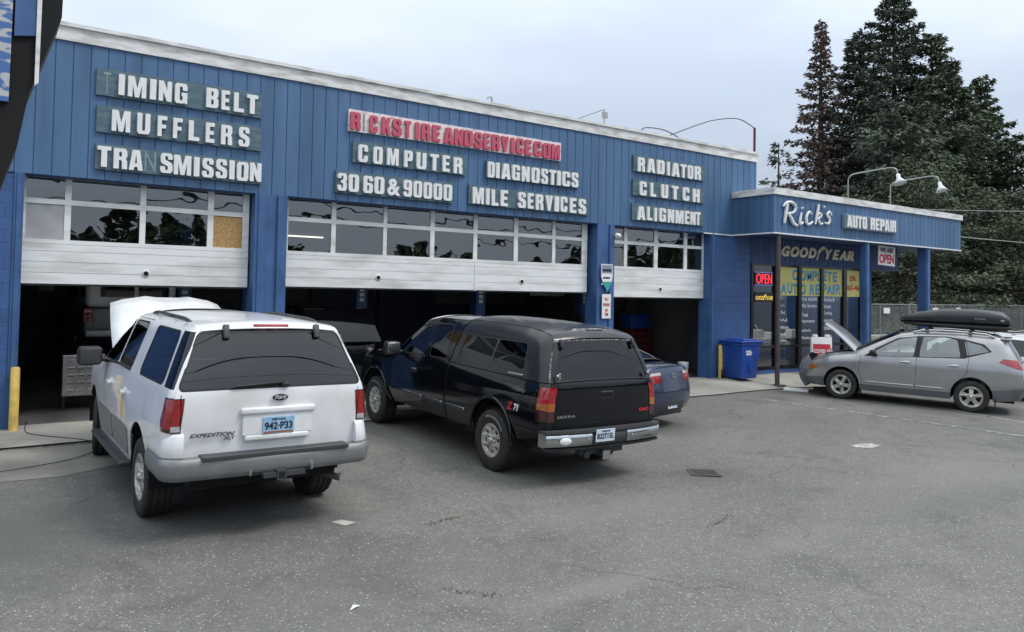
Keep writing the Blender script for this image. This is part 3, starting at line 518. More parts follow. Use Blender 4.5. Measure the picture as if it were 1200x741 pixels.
# canopy lettering
t = thing('sign_board', 'grey boxed sign reading AUTO REPAIR on the canopy front', 'sign', (29.41, -1.322, 4.2))
MB().rbox(0, 2.79, -.11, 0, 0, .41, .012, sm=False).build('board', 'sign_grey', t); MB().box(.02, 2.77, -.112, -.1105, .02, .39).build('face', 'teal', t)
for ch, a, c in L('AUTOREPAIR', [(29.46, 29.70), (29.735, 29.97), (30.0, 30.20), (30.24, 30.465), (30.66, 30.89), (30.93, 31.13), (31.17, 31.40), (31.43, 31.68), (31.72, 31.80), (31.83, 32.06)]): letter_at(t, ch, a - 29.41, c - 29.41, .035, .375, -.113, 'letter', .03)
t = thing('script_sign', 'white brush script letters spelling Rick’s on the canopy front', 'sign', (26.55, -1.322, 4.1))
def script(strokes, x, z, w, h, name='letter'):
    b = MB()
    for st, r in strokes:
        P = catmull(st, 5); n = len(P); rr = [r * (.55 + .45 * math.sin(math.pi * (i + 1) / (n + 1))) for i in range(n)]
        b.tube([(x + p[0] * w, -.05, z + p[1] * h) for p in P], rr, 8)
    b.build(name, 'letter', t)
script([([(.30, .95), (.22, .6), (.10, .05)], .05), ([(0.02, .78), (.25, .97), (.62, 1.0), (.85, .82), (.72, .58), (.33, .50)], .045), ([(.36, .5), (.55, .3), (.72, .08), (1, .0)], .05)], .06, .03, .64, .60)
script([([(.55, .70), (.35, .3), (.35, .02), (.85, .15)], .042), ([(.66, 1.0), (.72, .96)], .045)], .72, .07, .27, .46)
script([([(.85, .85), (.5, 1.0), (.1, .6), (.15, .1), (.5, .0), (1, .25)], .042)], 1.06, .10, .32, .34)
script([([(.55, 1.0), (.4, .6), (.15, .0)], .044), ([(.25, .35), (.6, .55), (.85, .5), (.6, .33), (.4, .3)], .035), ([(.45, .3), (.7, .05), (1, .08)], .042)], 1.44, .12, .40, .56)
script([([(.6, 1.0), (.35, .8)], .04)], 1.86, .50, .12, .14, 'apostrophe')
script([([(.75, 1.0), (.35, .7), (.7, .4), (.6, .05), (.05, .05)], .042), ([(.75, .98), (1, .7)], .03)], 1.93, .17, .34, .36)
# tyre brand letters on the office siding
t = thing('wall_lettering', 'tan italic tyre brand letters with a winged foot above the office windows', 'sign', (28.44, .0, 3.40))
for ch, a, c in (('G', 28.44, 28.84), ('O', 28.87, 29.28), ('O', 29.31, 29.72), ('D', 29.74, 30.14), ('Y', 30.60, 31.0), ('E', 31.0, 31.36), ('A', 31.34, 31.76), ('R', 31.76, 32.18)):
    link('letter', fit_text(ch, c - a, .315, .04, .045, .25), 'tan_letter', t, (a - 28.44, -.002, 0))
foot = [(-.02, -.05), (.06, -.02), (.10, .10), (.16, .18), (.24, .24), (.38, .30), (.50, .36), (.36, .355), (.42, .40), (.22, .35), (.12, .28), (.07, .20), (.05, .12), (.02, .04)]
MB().prism([(p[0] + 1.72, p[1]) for p in foot], -.042, -.002).build('winged_foot', 'tan_letter', t)
# hanging board
t = thing('hanging_sign', 'small white board reading WE ARE OPEN hanging under the canopy', 'sign', (32.05, -.9, 3.27))
T = Matrix.Rotation(R(2), 4, 'Y')
MB().box(0, .95, -.012, .012, 0, .6, T=T).build('board', 'sign_white', t)
flat_text('lettering', 'WE ARE', .10, -.0135, .38, .74, .16, 'ink', t, bold=.04); flat_text('lettering', 'OPEN', .05, -.0135, .04, .85, .30, 'sign_red', t, bold=.04)
MB().tube([(.1, 0, .59), (.1, 0, .63)], .006).tube([(.85, 0, .57), (.85, 0, .63)], .006).build('hanger', 'steel', t)
# window graphics
def panelthing(name, label, cat, x, y, z, w, h, m, d=.006):
    t = thing(name, label, cat, (x, y, z)); MB().box(0, w, -d, 0, 0, h).build('panel', m, t); return t
t = panelthing('window_banner', 'yellow window banner painted COMPLETE AUTO REPAIR in blue', 'banner', 28.33, .046, 2.26, .965, .83, 'yellow_banner')
for a, c in ((29.46, 30.43), (30.58, 31.63)): MB().box(a - 28.33, c - 28.33, -.006, 0, 0, .84).build('panel', 'yellow_banner', t)
for i, (ch, a, c) in enumerate(L('COMPLETE', [(29.06, 29.29), (29.46, 29.72), (29.77, 30.03), (30.07, 30.27), (30.31, 30.43), (30.62, 30.78), (30.84, 31.06), (31.12, 31.34)]) + L('AUTOREPAIR', [(28.5, 28.76), (28.82, 29.05), (29.1, 29.28), (29.46, 29.70), (29.92, 30.14), (30.20, 30.40), (30.60, 30.78), (30.82, 31.06), (31.10, 31.22), (31.28, 31.52)])):
    z = (.48 if i < 8 else .07) + random.uniform(-.015, .015)
    link('shadow_letter', fit_text(ch, c - a, .30, .003, .01, .05), 'ink', t, (a - 28.33 + .02, -.0065, z - .02))
    link('letter', fit_text(ch, c - a, .30, .003, .02, .05), 'cyan_paint', t, (a - 28.33, -.010, z))
t = panelthing('window_banner', 'yellow window banner with a red telephone number beside the blue post', 'banner', 31.82, .046, 2.26, .8, .85, 'yellow_banner')
flat_text('lettering', '206', .22, -.007, .50, .36, .18, 'sign_red', t, bold=.03); flat_text('lettering', '363-46', .04, -.007, .20, .72, .18, 'sign_red', t, bold=.03)
t = panelthing('neon_sign', 'lit red neon sign reading OPEN in the office door glass', 'neon sign', 27.215, -.026, 2.53, .80, .38, 'blackgloss', .015)
flat_text('neon_tubes', 'OPEN', .06, -.018, .05, .69, .28, 'neon_red', t, .012, -.012)
b = MB(); b.box(0, .80, -.022, -.016, .365, .375); b.box(0, .80, -.022, -.016, .005, .015); b.build('neon_border', 'neon_blue', t)
t = panelthing('neon_sign', 'small dark sign with gold tyre brand letters below the OPEN sign', 'neon sign', 27.215, -.026, 2.06, .82, .28, 'blackgloss', .015)
for i, (ch, a) in enumerate((('G', .04), ('O', .13), ('O', .22), ('D', .31), ('Y', .47), ('E', .56), ('A', .64), ('R', .73))): link('letter', fit_text(ch, .075, .11, .006, .0, .2), 'neon_gold', t, (a, -.016, .06))
MB().prism([(.39 + p[0] * .25, .07 + p[1] * .38) for p in foot], -.022, -.016).build('winged_foot', 'neon_gold', t)
def writing(x, lines, label):
    t = thing('window_writing', label, 'window lettering', (x, .046, .85))
    for s, dx, z, w, h in lines:
        if s is None:      # brushed words that cannot be read
            b = MB(); n = max(4, int(w / .035)); P = [(dx + w * i / n, -.004, z + (h if i % 2 else 0) * random.uniform(.5, 1)) for i in range(n + 1)]
            b.tube(P, .009, 5).build('brush_writing', 'white_writing', t)
        else: flat_text('lettering', s, dx, -.003, z, w, h, 'white_writing', t, .003, .012)
writing(28.34, [(None, .05, 1.28, .2, .1), (None, .05, 1.08, .3, .1), (None, .05, .86, .33, .12), (None, .05, .64, .45, .1), (None, .05, .42, .5, .1), (None, .05, .22, .4, .1), (None, .05, .05, .42, .08)], 'column of white brushed window writing in the pane left of the brown post')
writing(29.46, [('30,& 60,000', .03, 1.25, .82, .11), ('Mile Service', .03, 1.06, .80, .11), ('Free', .05, .78, .34, .13), ('Payments', .03, .58, .70, .12), (None, .05, .32, .5, .1), (None, .05, .10, .45, .1)], 'white window writing about mile service in the middle pane')
writing(30.60, [('Shocks &', .03, 1.25, .60, .12), ('Struts', .03, 1.04, .40, .12), ('Cooling', .03, .82, .46, .12), ('Systems', .03, .60, .50, .12), ('Exhaust', .03, .38, .50, .12), (None, .05, .1, .45, .1)], 'white window writing listing shocks and cooling beside the banner phone pane')
# small signs on the column between wide and right bays
t = thing('pennant_sign', 'grey and teal shield shaped sign high on the blue column', 'sign', (21.46, -.045, 2.30))
MB().prism([(0, .12), (.05, .02 + .16), (.0, .32), (.0, .62), (.36, .62), (.36, .32), (.34, .2)], -.012, 0).build('board', 'sign_white', t)
MB().prism([(.02, .2), (.20, -.05), (.345, .2)], -.018, -.0005).build('pennant', 'sign_teal', t)
MB().box(.02, .34, -.0145, -.0125, .40, .60).build('panel', 'sign_grey', t); MB().box(.06, .28, -.0145, -.0125, .27, .31).build('bar', 'ink', t); MB().box(.04, .32, -.0165, -.0147, .44, .50).build('bar', 'ink', t)
t = thing('notice_sign', 'white notice with red NO PARKING lettering on the blue column', 'sign', (21.50, -.045, 1.62))
MB().box(0, .28, -.008, 0, 0, .58).build('board', 'sign_white', t)
for s, z, w in (('NO', .42, .12), ('PARKING', .29, .22), ('ANY', .16, .1), ('TIME', .06, .12)): flat_text('lettering', s, .14 - w / 2, -.009, z, w, .075, 'sign_red', t, .003, .02)
# ---------------------------------------------------------------- vehicles
def pip(P, poly): return inside(P, np.asarray(poly, float))
def resample(poly, g, closed=True):
    P = [np.array(p, float) for p in poly]; out = []
    for i in range(len(P) if closed else len(P) - 1):
        a, b = P[i], P[(i + 1) % len(P)]; n = max(1, int(np.linalg.norm(b - a) / g))
        out += [a + (b - a) * k / n for k in range(n)]
    if not closed: out.append(P[-1])
    return out
def seam_quads(line, w):
    L_ = [np.array(p, float) for p in line]; out = []
    for a, b in zip(L_[:-1], L_[1:]):
        d = (b - a) / (np.linalg.norm(b - a) + 1e-9); n = np.array([-d[1], d[0]]) * w / 2; e = d * w * .3
        out.append([a + n - e, b + n + e, b - n + e, a - n - e])
    return out
class Shell:
    """a vehicle body: side faces y = Y(x, z) and strips that run across it along the side silhouette"""
    def __init__(s, sil, hz, taper, rr=.16, k=.85, g=.055, roundless=None):
        s.sil = np.array(sil, float); s.hz = np.array(hz, float); s.tp = np.array(taper, float); s.rr = rr; s.k = k; s.g = g; s.parts = {}; s.keys = {}
        s.open = [i for i in range(len(sil)) if not (roundless and roundless(sil[i], sil[(i + 1) % len(sil)]))]
    def Y(s, x, z):
        x = np.asarray(x, float); z = np.asarray(z, float)
        y = np.interp(z, s.hz[:, 0], s.hz[:, 1]) - np.interp(x, s.tp[:, 0], s.tp[:, 1])
        P = np.stack([x.ravel(), z.ravel()], -1); d = np.full(len(P), 9.)
        n = len(s.sil)
        for i in s.open:
            a = s.sil[i]; b = s.sil[(i + 1) % n]; ab = b - a; L2 = ab @ ab
            if L2 < 1e-12: continue
            t = np.clip((P - a) @ ab / L2, 0, 1); d = np.minimum(d, np.linalg.norm(P - a - t[:, None] * ab, axis=1))
        q = s.k * (1 - np.clip(d / s.rr, 0, 1)); y = y - (s.rr * (1 - np.sqrt(1 - q * q))).reshape(x.shape)
        return y
    def key(s, k, name, m, parent=None, inset=0, label=None, thick=.012): s.keys[k] = (name, m, parent, inset, label, thick)
    def emit(s, k, V, F, mi=0, sm=True):
        s.parts.setdefault(k, MB()).add(V, F, mi, sm)
    def patch(s, base, regions, seams, mp, flip=False, suffix='', both=False):
        """triangulate base with all outlines as constraints; each region (key, polygon) becomes (part of) its own mesh"""
        g = s.g; V = []; E = []
        def addloop(P):
            o = len(V); V.extend(P); n = len(P); E.extend([(o + i, o + (i + 1) % n) for i in range(n)])
        base = [np.array(p, float) for p in base]; addloop(resample(base, g))
        quads = [q for ln, w in seams for q in seam_quads(ln, w)]
        for _, poly in regions: addloop(resample(poly, g))
        for q in quads: addloop(resample(q, g))
        B = np.array(base); lo, hi = B.min(0), B.max(0)
        gx = np.arange(lo[0] + g / 2, hi[0], g); gy = np.arange(lo[1] + g / 2, hi[1], g)
        GP = np.array([(a + (g / 2 if j % 2 else 0), c) for j, c in enumerate(gy) for a in gx]); GP = GP[pip(GP, B)]
        V.extend(list(GP))
        v, e, f, *_ = delaunay_2d_cdt([Vector(p) for p in V], E, [], 0, 1e-5)
        P = np.array([(q.x, q.y) for q in v]); F = np.array([t for t in f if len(t) == 3]); C = P[F].mean(1)
        lab = np.full(len(F), -1); lab[pip(C, B)] = 0; names = ['body']
        for k, poly in regions:
            if k not in names: names.append(k)
            lab[pip(C, poly) & (lab >= 0)] = names.index(k)
        if quads:
            names.append('seam'); ins = np.zeros(len(F), bool)
            for q in quads: ins |= pip(C, q)
            void = names.index('void') if 'void' in names else -9
            lab[ins & (lab >= 0) & (lab != void)] = names.index('seam')
        for i, k in enumerate(names):
            if k == 'void': continue
            T = F[lab == i]
            if not len(T): continue
            used, inv = np.unique(T, return_inverse=True); T = inv.reshape(-1, 3); Q = P[used]
            kk = 'body' if k == 'seam' else k if '|' in k else k + suffix
            name, m, par, inset, label, thick = s.keys[k.split('|')[0].split('#')[0] if k != 'seam' else 'body']
            mi = 1 if k == 'seam' else 0
            if k == 'seam': inset, thick = .011, 0
            A = mp(Q, inset)
            if flip is None:
                n_ = np.cross(A[T[:, 1]] - A[T[:, 0]], A[T[:, 2]] - A[T[:, 0]]); o_ = mp(Q, inset - .05)[T].mean(1) - A[T].mean(1); fl = np.sum(n_ * o_) < 0
            else: fl = flip
            TT = T[:, ::-1] if fl else T
            s.emit(kk, A, TT.tolist(), mi, True)
            if thick:
                cnt = {}
                for t in TT:
                    for a, b in ((t[0], t[1]), (t[1], t[2]), (t[2], t[0])): cnt[(a, b)] = 1
                bd = [(a, b) for (a, b) in cnt if (b, a) not in cnt]
                ids = sorted({a for e_ in bd for a in e_}); ix = {a: j for j, a in enumerate(ids)}
                top = A[ids]; bot = mp(Q[ids], inset + thick); n = len(ids)
                s.emit(kk, np.concatenate([top, bot]), [(ix[b], ix[a], ix[a] + n, ix[b] + n) for a, b in bd], 0, False)
    def side(s, base, regions, seams, sides=(1, -1)):
        for sg in sides:
            def mp(Q, inset, sg=sg):
                y = s.Y(Q[:, 0], Q[:, 1]) - inset
                return np.stack([Q[:, 0], sg * y, Q[:, 1]], -1)
            s.patch(base, regions, seams, mp, flip=(sg > 0), suffix='|L' if sg > 0 else '|R')
    def strip(s, path, key, regions, seams, bulge=.04, p=2.6, W=1.0, lead=None):
        """path: silhouette points in order; key 'z' or 'x' = monotone coordinate along it; domain (u = share of half width, key)"""
        P = catmull(path, 6) if len(path) > 2 else np.array(path, float)
        kc = P[:, 1] if key == 'z' else P[:, 0]
        if kc[0] > kc[-1]: P = P[::-1]; kc = kc[::-1]
        kc = np.maximum.accumulate(kc + np.arange(len(kc)) * 1e-7)
        d = np.gradient(P, axis=0); d /= np.linalg.norm(d, axis=1)[:, None] + 1e-9; nrm = np.stack([-d[:, 1], d[:, 0]], -1)
        mid = np.array([s.sil[:, 0].mean(), s.sil[:, 1].mean()])
        if np.mean(np.sum((P - mid) * nrm, 1)) < 0: nrm = -nrm
        ye = s.Y(P[:, 0], P[:, 1])
        def mp(Q, inset):
            u = Q[:, 0] / W; t = Q[:, 1]
            I = lambda a: np.interp(t, kc, a)
            b = bulge * (1 - np.abs(np.clip(u, -1, 1)) ** p) - inset
            return np.stack([I(P[:, 0]) + I(nrm[:, 0]) * b, u * I(ye), I(P[:, 1]) + I(nrm[:, 1]) * b], -1)
        base = [(-W, kc[0]), (W, kc[0]), (W, kc[-1]), (-W, kc[-1])]
        s.patch(base, regions, seams, mp, flip=None)
        return mp
    def build(s, root, mats_extra=('seam',)):
        obs = {}
        order = sorted(s.parts, key=lambda k: 0 if s.keys[k.split('|')[0].split('#')[0]][2] is None else 1)
        for k in order:
            b = k.split('|'); name, m, par, inset, label, thick = s.keys[b[0].split('#')[0]]
            p = root
            if par is not None: p = obs.get(par + ('|' + b[1] if len(b) > 1 else '')) or obs.get(par) or root
            o = s.parts[k].build(name, [m] + list(mats_extra), p, fix=False)
            if label: o['label'] = label
            obs[k] = o
        return obs
def mirrorx(poly): return [(-a, b) for a, b in poly]
def arch(cx, cz, r, z0=.1, n=18): 
    return [(cx - r, z0)] + [(cx - r * math.cos(t), cz + r * math.sin(t)) for t in np.linspace(0, math.pi, n)] + [(cx + r, z0)]
RIMS = {}
def rim_mesh(kind, Rr):
    """wheel face in the xz plane, facing +y"""
    if (kind, Rr) in RIMS: return RIMS[(kind, Rr)]
    circ = lambda r, n=48: [(r * math.cos(2 * math.pi * i / n), r * math.sin(2 * math.pi * i / n)) for i in range(n)]
    polys = [circ(Rr)]; nh, r0, r1, wi, wo = dict(five=(5, .36, .84, .20, .40), slots=(8, .52, .80, .17, .22), seven=(5, .40, .80, .25, .42))[kind]
    for i in range(nh):
        a = 2 * math.pi * (i + .5) / nh + .3; pts = []
        for t in np.linspace(-wo, wo, 6): pts.append((Rr * r1 * math.cos(a + t), Rr * r1 * math.sin(a + t)))
        for t in np.linspace(wi, -wi, 5): pts.append((Rr * r0 * math.cos(a + t), Rr * r0 * math.sin(a + t)))
        polys.append(rnd(pts, Rr * .05, 3))
    me = poly_mesh(polys, .012, .005); v = mesh_np(me); r = np.hypot(v[:, 0], v[:, 1]) / Rr
    dish = np.interp(r, [0, .25, .42, .85, .95, 1.1], [.012, .012, -.018, -.030, .0, .004]) * (1.2 if kind != 'slots' else .9)
    me.vertices.foreach_set('co', np.stack([v[:, 0], v[:, 2] + dish, v[:, 1]], -1).ravel()); me.update()
    me.materials.append(M['alloy']); RIMS[(kind, Rr)] = me; return me
def wheel(parent, x, y, Rt, Rr, w, kind, side, steer=0, camber=0, letters=False):
    """a tyre (part) with its rim, hub and lug nuts (sub-parts); side +1 = left"""
    h = w / 2; b = MB(); sh = .78
    prof = [(Rr * .96, -h * .78), (Rr * 1.04, -h * .92), ((Rr + Rt) / 2, -h * 1.0), (Rt * .955, -h * .93), (Rt * .992, -h * .78)]
    for gq in (-.45, 0, .45): prof += [(Rt, h * (gq - .10)), (Rt - .010, h * (gq - .06)), (Rt - .010, h * (gq + .06)), (Rt, h * (gq + .10))]
    prof += [(Rt * .992, h * .78), (Rt * .955, h * .93), ((Rr + Rt) / 2, h * 1.0), (Rr * 1.04, h * .92), (Rr * .96, h * .78), (Rr * .93, -h * .6)]
    b.lathe(prof, 72, 'y', mod=lambda r, hh, k: r - (.009 if (k % 3 == 0 and abs(hh) > h * .6 and r > Rt * .95) else 0))
    o = b.build('wheel', 'rubber', parent); o.location = (x, y, Rt - .012); o.rotation_euler = (0, 0, (0 if side > 0 else math.pi) + steer)
    r = bpy.data.objects.new('rim', rim_mesh(kind, Rr)); COL.objects.link(r); r.parent = o; r.location = (0, h * .78, 0); r.rotation_euler = (0, x * 1.7, 0)
    b = MB(); b.lathe([(Rr, h * .80), (Rr * .93, h * .7), (Rr * .90, -h * .5)], 40, 'y', mi=0); b.lathe([(0, h * .1), (Rr * .86, h * .1)], 32, 'y', mi=1)
    b.build('wheel_barrel', ['alloy', 'dark'], o, fix=False)
    b = MB(); b.lathe([(0, h * .78 + .042), (Rr * .14, h * .78 + .04), (Rr * .20, h * .78 + .02), (Rr * .21, h * .78)], 20, 'y')
    for i in range(6): a = 2 * math.pi * i / 6; b.lathe([(0, h * .78 + .022), (.012, h * .78 + .02), (.013, h * .78 - .01)], 6, 'y', (Rr * .31 * math.cos(a), 0, Rr * .31 * math.sin(a)))
    b.build('hub_cap', 'alloy', o)
    return o
def well(parent, cx, cz, r, y1, depth=.32):
    b = MB(); n = 14; A = np.linspace(-.25, math.pi + .25, n); vs = []
    for t in A:
        for y in (y1, y1 - depth): vs.append((cx - r * math.cos(t), y, cz + r * math.sin(t)))
    for sg in (1, -1): MB().add([(v[0], sg * v[1], v[2]) for v in vs], [(2 * i, 2 * i + 2, 2 * i + 3, 2 * i + 1) for i in range(n - 1)], 0, True).build('wheel_well', 'dark', parent)
def underbody(parent, x0, x1, w, z0, z1, wells):
    b = MB(); xs = [x0] + [q for c, r in wells for q in (c - r, c + r)] + [x1]
    for i in range(0, len(xs), 2): b.box(xs[i], xs[i + 1], -w, w, z0, z1)
    b.box(x0 + .02, x1 - .02, -w + .28, w - .28, z0 + .02, z1 + .04)
    for c, r in wells: b.tube([(c, -w, .36), (c, w, .36)], .05)
    return b.build('underbody', 'dark', parent)
def seats(parent, rows, m='seat', dz=0):
    for x, ys in rows:
        for y in ys:
            b = MB(); T = Matrix.Translation((x, y, dz)) @ Matrix.Rotation(R(-12), 4, 'Y')
            b.rbox(-.08, .08, -.24, .24, .62, 1.18, .07, T=T); b.rbox(-.05, .05, -.13, .13, 1.20, 1.40, .045, T=T); b.rbox(x - .0, x + .5, y - .25, y + .25, .52 + dz, .68 + dz, .06)
            b.build('seat', m, parent)
def car_root(name, label, cat, x, y, th):
    r = thing(name, label, cat); 
    F = Vector((math.cos(th), math.sin(th), 0)); F.z = -.01 * F.x + .021 * F.y; F.normalize(); U = Vector((.01, -.021, 1)).normalized(); Lf = U.cross(F)
    r.matrix_world = Matrix(((F.x, Lf.x, U.x, x), (F.y, Lf.y, U.y, y), (F.z, Lf.z, U.z, -.01 * (x - 10) + .021 * (y + 2) - .016), (0, 0, 0, 1)))
    return r
def plate(parent, x, y, z, w, h, s, bg, sub=None, tilt=0, strip=None):
    """licence plate facing backwards (-x)"""
    T = Matrix.Translation((x, y, z)) @ Matrix.Rotation(R(-90), 4, 'Z') @ Matrix.Rotation(R(tilt), 4, 'X')
    b = MB(); b.rbox(-w / 2, w / 2, -.006, .004, 0, h, .003, sm=False, T=T); o = b.build('licence_plate', bg, parent)
    def tx(t, lx, lz, tw, th, m='ink', d=.002, nm='plate_lettering'):
        me = fit_text(t, tw, th, d, .03); me.transform(T @ Matrix.Translation((lx, -.0065, lz))); return link(nm, me, m, o)
    tx(s, -w * .44, h * .22, w * .88, h * .46)
    if sub: tx(sub, -w * .22, h * .78, w * .44, h * .13)
    if strip: MB().box(-w * .46, w * .46, -.0075, -.0062, h * .03, h * .12, T=T).build('plate_strip', strip, o)
    return o
def back_text(parent, s, x, y, z, w, h, m, depth=.006, shear=0, tilt=0, name='badge', bold=.02):
    T = Matrix.Translation((x, y, z)) @ Matrix.Rotation(R(-90), 4, 'Z') @ Matrix.Rotation(R(tilt), 4, 'X')
    me = fit_text(s, w, h, depth, bold, shear); me.transform(T); return link(name, me, m, parent)
def left_text(parent, s, x, y, z, w, h, m, depth=.004, shear=0, name='badge', bold=.02):
    """on the left flank, read from outside (runs towards the rear)"""
    T = Matrix.Translation((x, y, z)) @ Matrix.Rotation(R(180), 4, 'Z')
    me = fit_text(s, w, h, depth, bold, shear); me.transform(T); return link(name, me, m, parent)
# ---- white full-size SUV, bonnet up
def expedition():
    r = car_root('white_suv', 'white full-size SUV with its bonnet up, nosed in at the left bay', 'car', 11.645, -5.307, 1.594)
    rear = [(-1.03, .63), (-1.075, .75), (-1.095, 1.0), (-1.105, 1.2), (-1.095, 1.365), (-1.0, 1.62), (-.885, 1.895)]
    lip = [(-.885, 1.895), (-.86, 1.918), (-.80, 1.932), (-.6, 1.945), (.3, 1.955), (1.2, 1.945), (1.62, 1.91)]
    scr = [(1.62, 1.91), (2.0, 1.68), (2.52, 1.29)]
    hood = [(2.52, 1.29), (3.1, 1.24), (3.75, 1.13), (3.93, 1.05)]; nose = [(3.93, 1.05), (4.0, .85), (4.0, .6), (3.93, .45)]
    bot = [(3.93, .45), (2.6, .40), (.55, .40), (-.40, .60)]
    sil = rear + lip[1:] + scr[1:] + hood[1:] + nose[1:] + bot[1:]
    S = Shell(sil, [(.3, .93), (.5, .965), (.8, 1.0), (1.05, 1.0), (1.34, .965), (1.6, .87), (1.95, .735), (2.2, .68)], [(-1.2, .025), (-.6, .005), (.5, 0), (2.4, 0), (3.4, .03), (4.1, .14)], rr=.10, roundless=lambda a, b: a[1] < .5 and b[1] < .5)
    S.key('body', 'body', 'white_paint'); S.key('door', 'door', 'white_paint'); S.key('door2', 'door', 'white_paint'); S.key('tail', 'tailgate', 'white_paint')
    for k in ('g1', 'g2', 'g3'): S.key(k, 'side_window', 'g_tint', dict(g1='door', g2='door2').get(k), .006)
    S.key('pillar', 'pillar_trim', 'g_black', None, .003); S.key('trim', 'window_trim', 'black', None, .002); S.key('rg', 'rear_window', 'g_tint', 'tail', .006); S.key('ws', 'windscreen', 'g_clear', None, .005)
    S.key('lamp', 'tail_lamp', 'lamp_red', None, -.006); S.key('lampc', 'reversing_lens', 'lamp_clear', 'lamp', -.0075); S.key('lampd', 'lamp_surround', 'lamp_dark', 'lamp', -.004)
    S.key('clad', 'door_cladding', 'cladding', None, -.012); S.key('lamp2', 'tail_lamp', 'lamp_red', None, -.006); S.key('prim', 'primer_patch', 'primer', 'door2', -.001); S.key('fuel', 'fuel_flap', 'white_paint', None, 0)
    G1 = rnd([(1.52, 1.385), (2.30, 1.30), (2.24, 1.42), (1.78, 1.80), (1.55, 1.855)], .05); G2 = rnd([(.72, 1.39), (1.44, 1.385), (1.46, 1.855), (.80, 1.865)], .05)
    G3 = rnd([(-.74, 1.40), (.30, 1.385), (.36, 1.865), (-.60, 1.87)], .07)
    aR, aF = arch(0, .47, .46), arch(3.02, .46, .46)
    reg = [('door', [(1.48, .47), (2.46, .47), (2.46, 1.30), (2.30, 1.37), (1.80, 1.89), (1.48, 1.905)]), ('door2', [(.42, .47), (1.48, .47), (1.48, 1.905), (.66, 1.905), (.60, 1.3), (.50, .95)]),
           ('trim#1', grow(G1, .018)), ('trim#2', grow(G2, .018)), ('trim#3', grow(G3, .014)), ('g1', G1), ('g2', G2), ('g3', G3),
           ('pillar', [(-1.06, 1.385), (-.80, 1.385), (-.655, 1.89), (-.90, 1.89)]),
           ('lampd', [(-1.2, 1.0), (-.955, 1.015), (-.93, 1.10), (-.975, 1.315), (-1.2, 1.315)]), ('lamp', [(-1.2, 1.035), (-.98, 1.05), (-.955, 1.10), (-.995, 1.30), (-1.2, 1.30)]),
           ('clad#1', rnd([(1.52, .50), (2.42, .50), (2.42, .80), (1.52, .80)], .04)), ('clad#2', rnd([(.56, .50), (1.44, .50), (1.44, .80), (.52, .80)], .04)),
           ('prim', blob(.86, .98, .07, .20, 18, .18, 4)), ('void', aR), ('void', aF)]
    seams = [([(1.48, .42), (1.48, 1.91)], .008), ([(2.46, .45), (2.46, 1.30)], .008), ([(.44, .80), (.52, .98), (.62, 1.32), (.66, 1.9)], .008), ([(.66, 1.907), (1.80, 1.895), (2.3, 1.40)], .006), ([(-1.2, .82), (-.46, .82)], .006),
             ([(-.36, 1.02), (-.22, 1.02), (-.22, 1.16), (-.36, 1.16), (-.36, 1.02)], .006)]
    S.side(sil, reg, seams)
    W = 1.0; zf = lambda z: z
    TL = [(.83, 1.0), (.83, 1.31), (1.0, 1.31), (1.0, 1.0)]
    RG = rnd([(-.98, 1.385), (.98, 1.385), (.965, 1.875), (-.965, 1.875)], .05)
    regs = [('tail', [(-.905, .66), (.905, .66), (.905, .98), (.94, 1.34), (.995, 1.37), (.985, 1.893), (-.985, 1.893), (-.995, 1.37), (-.94, 1.34), (-.905, .98)]), ('trim', grow(RG, .02)), ('rg', RG)]
    for sg in (1, -1):
        X = lambda P, sg=sg: [(sg * a, b) for a, b in P]
        q_ = '|L' if sg > 0 else '|R'; regs += [('lampd' + q_, X([(.905, 1.0), (.905, 1.31), (1.0, 1.31), (1.0, 1.0)])), ('lamp' + q_, X([(.915, 1.07), (.915, 1.30), (1.0, 1.30), (1.0, 1.07)])), ('lampc' + q_, X([(.915, 1.015), (.915, 1.065), (1.0, 1.065), (1.0, 1.015)]))]
    sm = [([(-.905, .66), (.905, .66)], .010), ([(.905, .66), (.905, .98), (.945, 1.34)], .009), ([(-.905, .66), (-.905, .98), (-.945, 1.34)], .009)]
    S.strip(rear, 'z', regs, sm, .024)
    S.strip(lip, 'x', [], [([(-1, -.72), (1, -.72)], .005)], .05); S.strip(scr, 'x', [('trim#s', [(-1, 1.6), (1, 1.6), (1, 2.6), (-1, 2.6)]), ('ws', [(-.94, 1.66), (.94, 1.66), (.95, 2.48), (-.95, 2.48)])], [], .10); S.strip(nose, 'z', [], [], .12); S.strip(hood, 'x', [('void', [(-.86, 2.6), (.86, 2.6), (.86, 3.84), (-.86, 3.84)])], [], .04)
    obs = S.build(r)
    # bonnet, engine bay
    b = MB(); n = 10; T = Matrix.Translation((2.5, 0, 1.27)) @ Matrix.Rotation(R(-34), 4, 'Y')
    us = np.linspace(0, 1.42, 9); vs = []; 
    for off in (0, -.03):
        for u in us:
            for j in range(n + 1):
                t = -1 + 2 * j / n; yw = (.83 - .10 * (u / 1.42) ** 2); vs.append((u, t * yw, off + .11 * (1 - t ** 4) - .12 * (u / 1.42) ** 3 + (.022 if .25 < abs(t) < .55 and off == 0 else 0)))
    m_ = len(us) * (n + 1); fs = []
    for o in (0, m_):
        fs += [(o + i * (n + 1) + j, o + i * (n + 1) + j + 1, o + (i + 1) * (n + 1) + j + 1, o + (i + 1) * (n + 1) + j) for i in range(len(us) - 1) for j in range(n)]
    rim = [j for j in range(n + 1)] + [i * (n + 1) + n for i in range(1, len(us))] + [(len(us) - 1) * (n + 1) + j for j in range(n - 1, -1, -1)] + [i * (n + 1) for i in range(len(us) - 2, 0, -1)]
    fs += [(a, c, c + m_, a + m_) for a, c in zip(rim, rim[1:] + rim[:1])]
    b.add(vs, fs, 0, True); b.build('bonnet', 'white_paint', r, T=T)
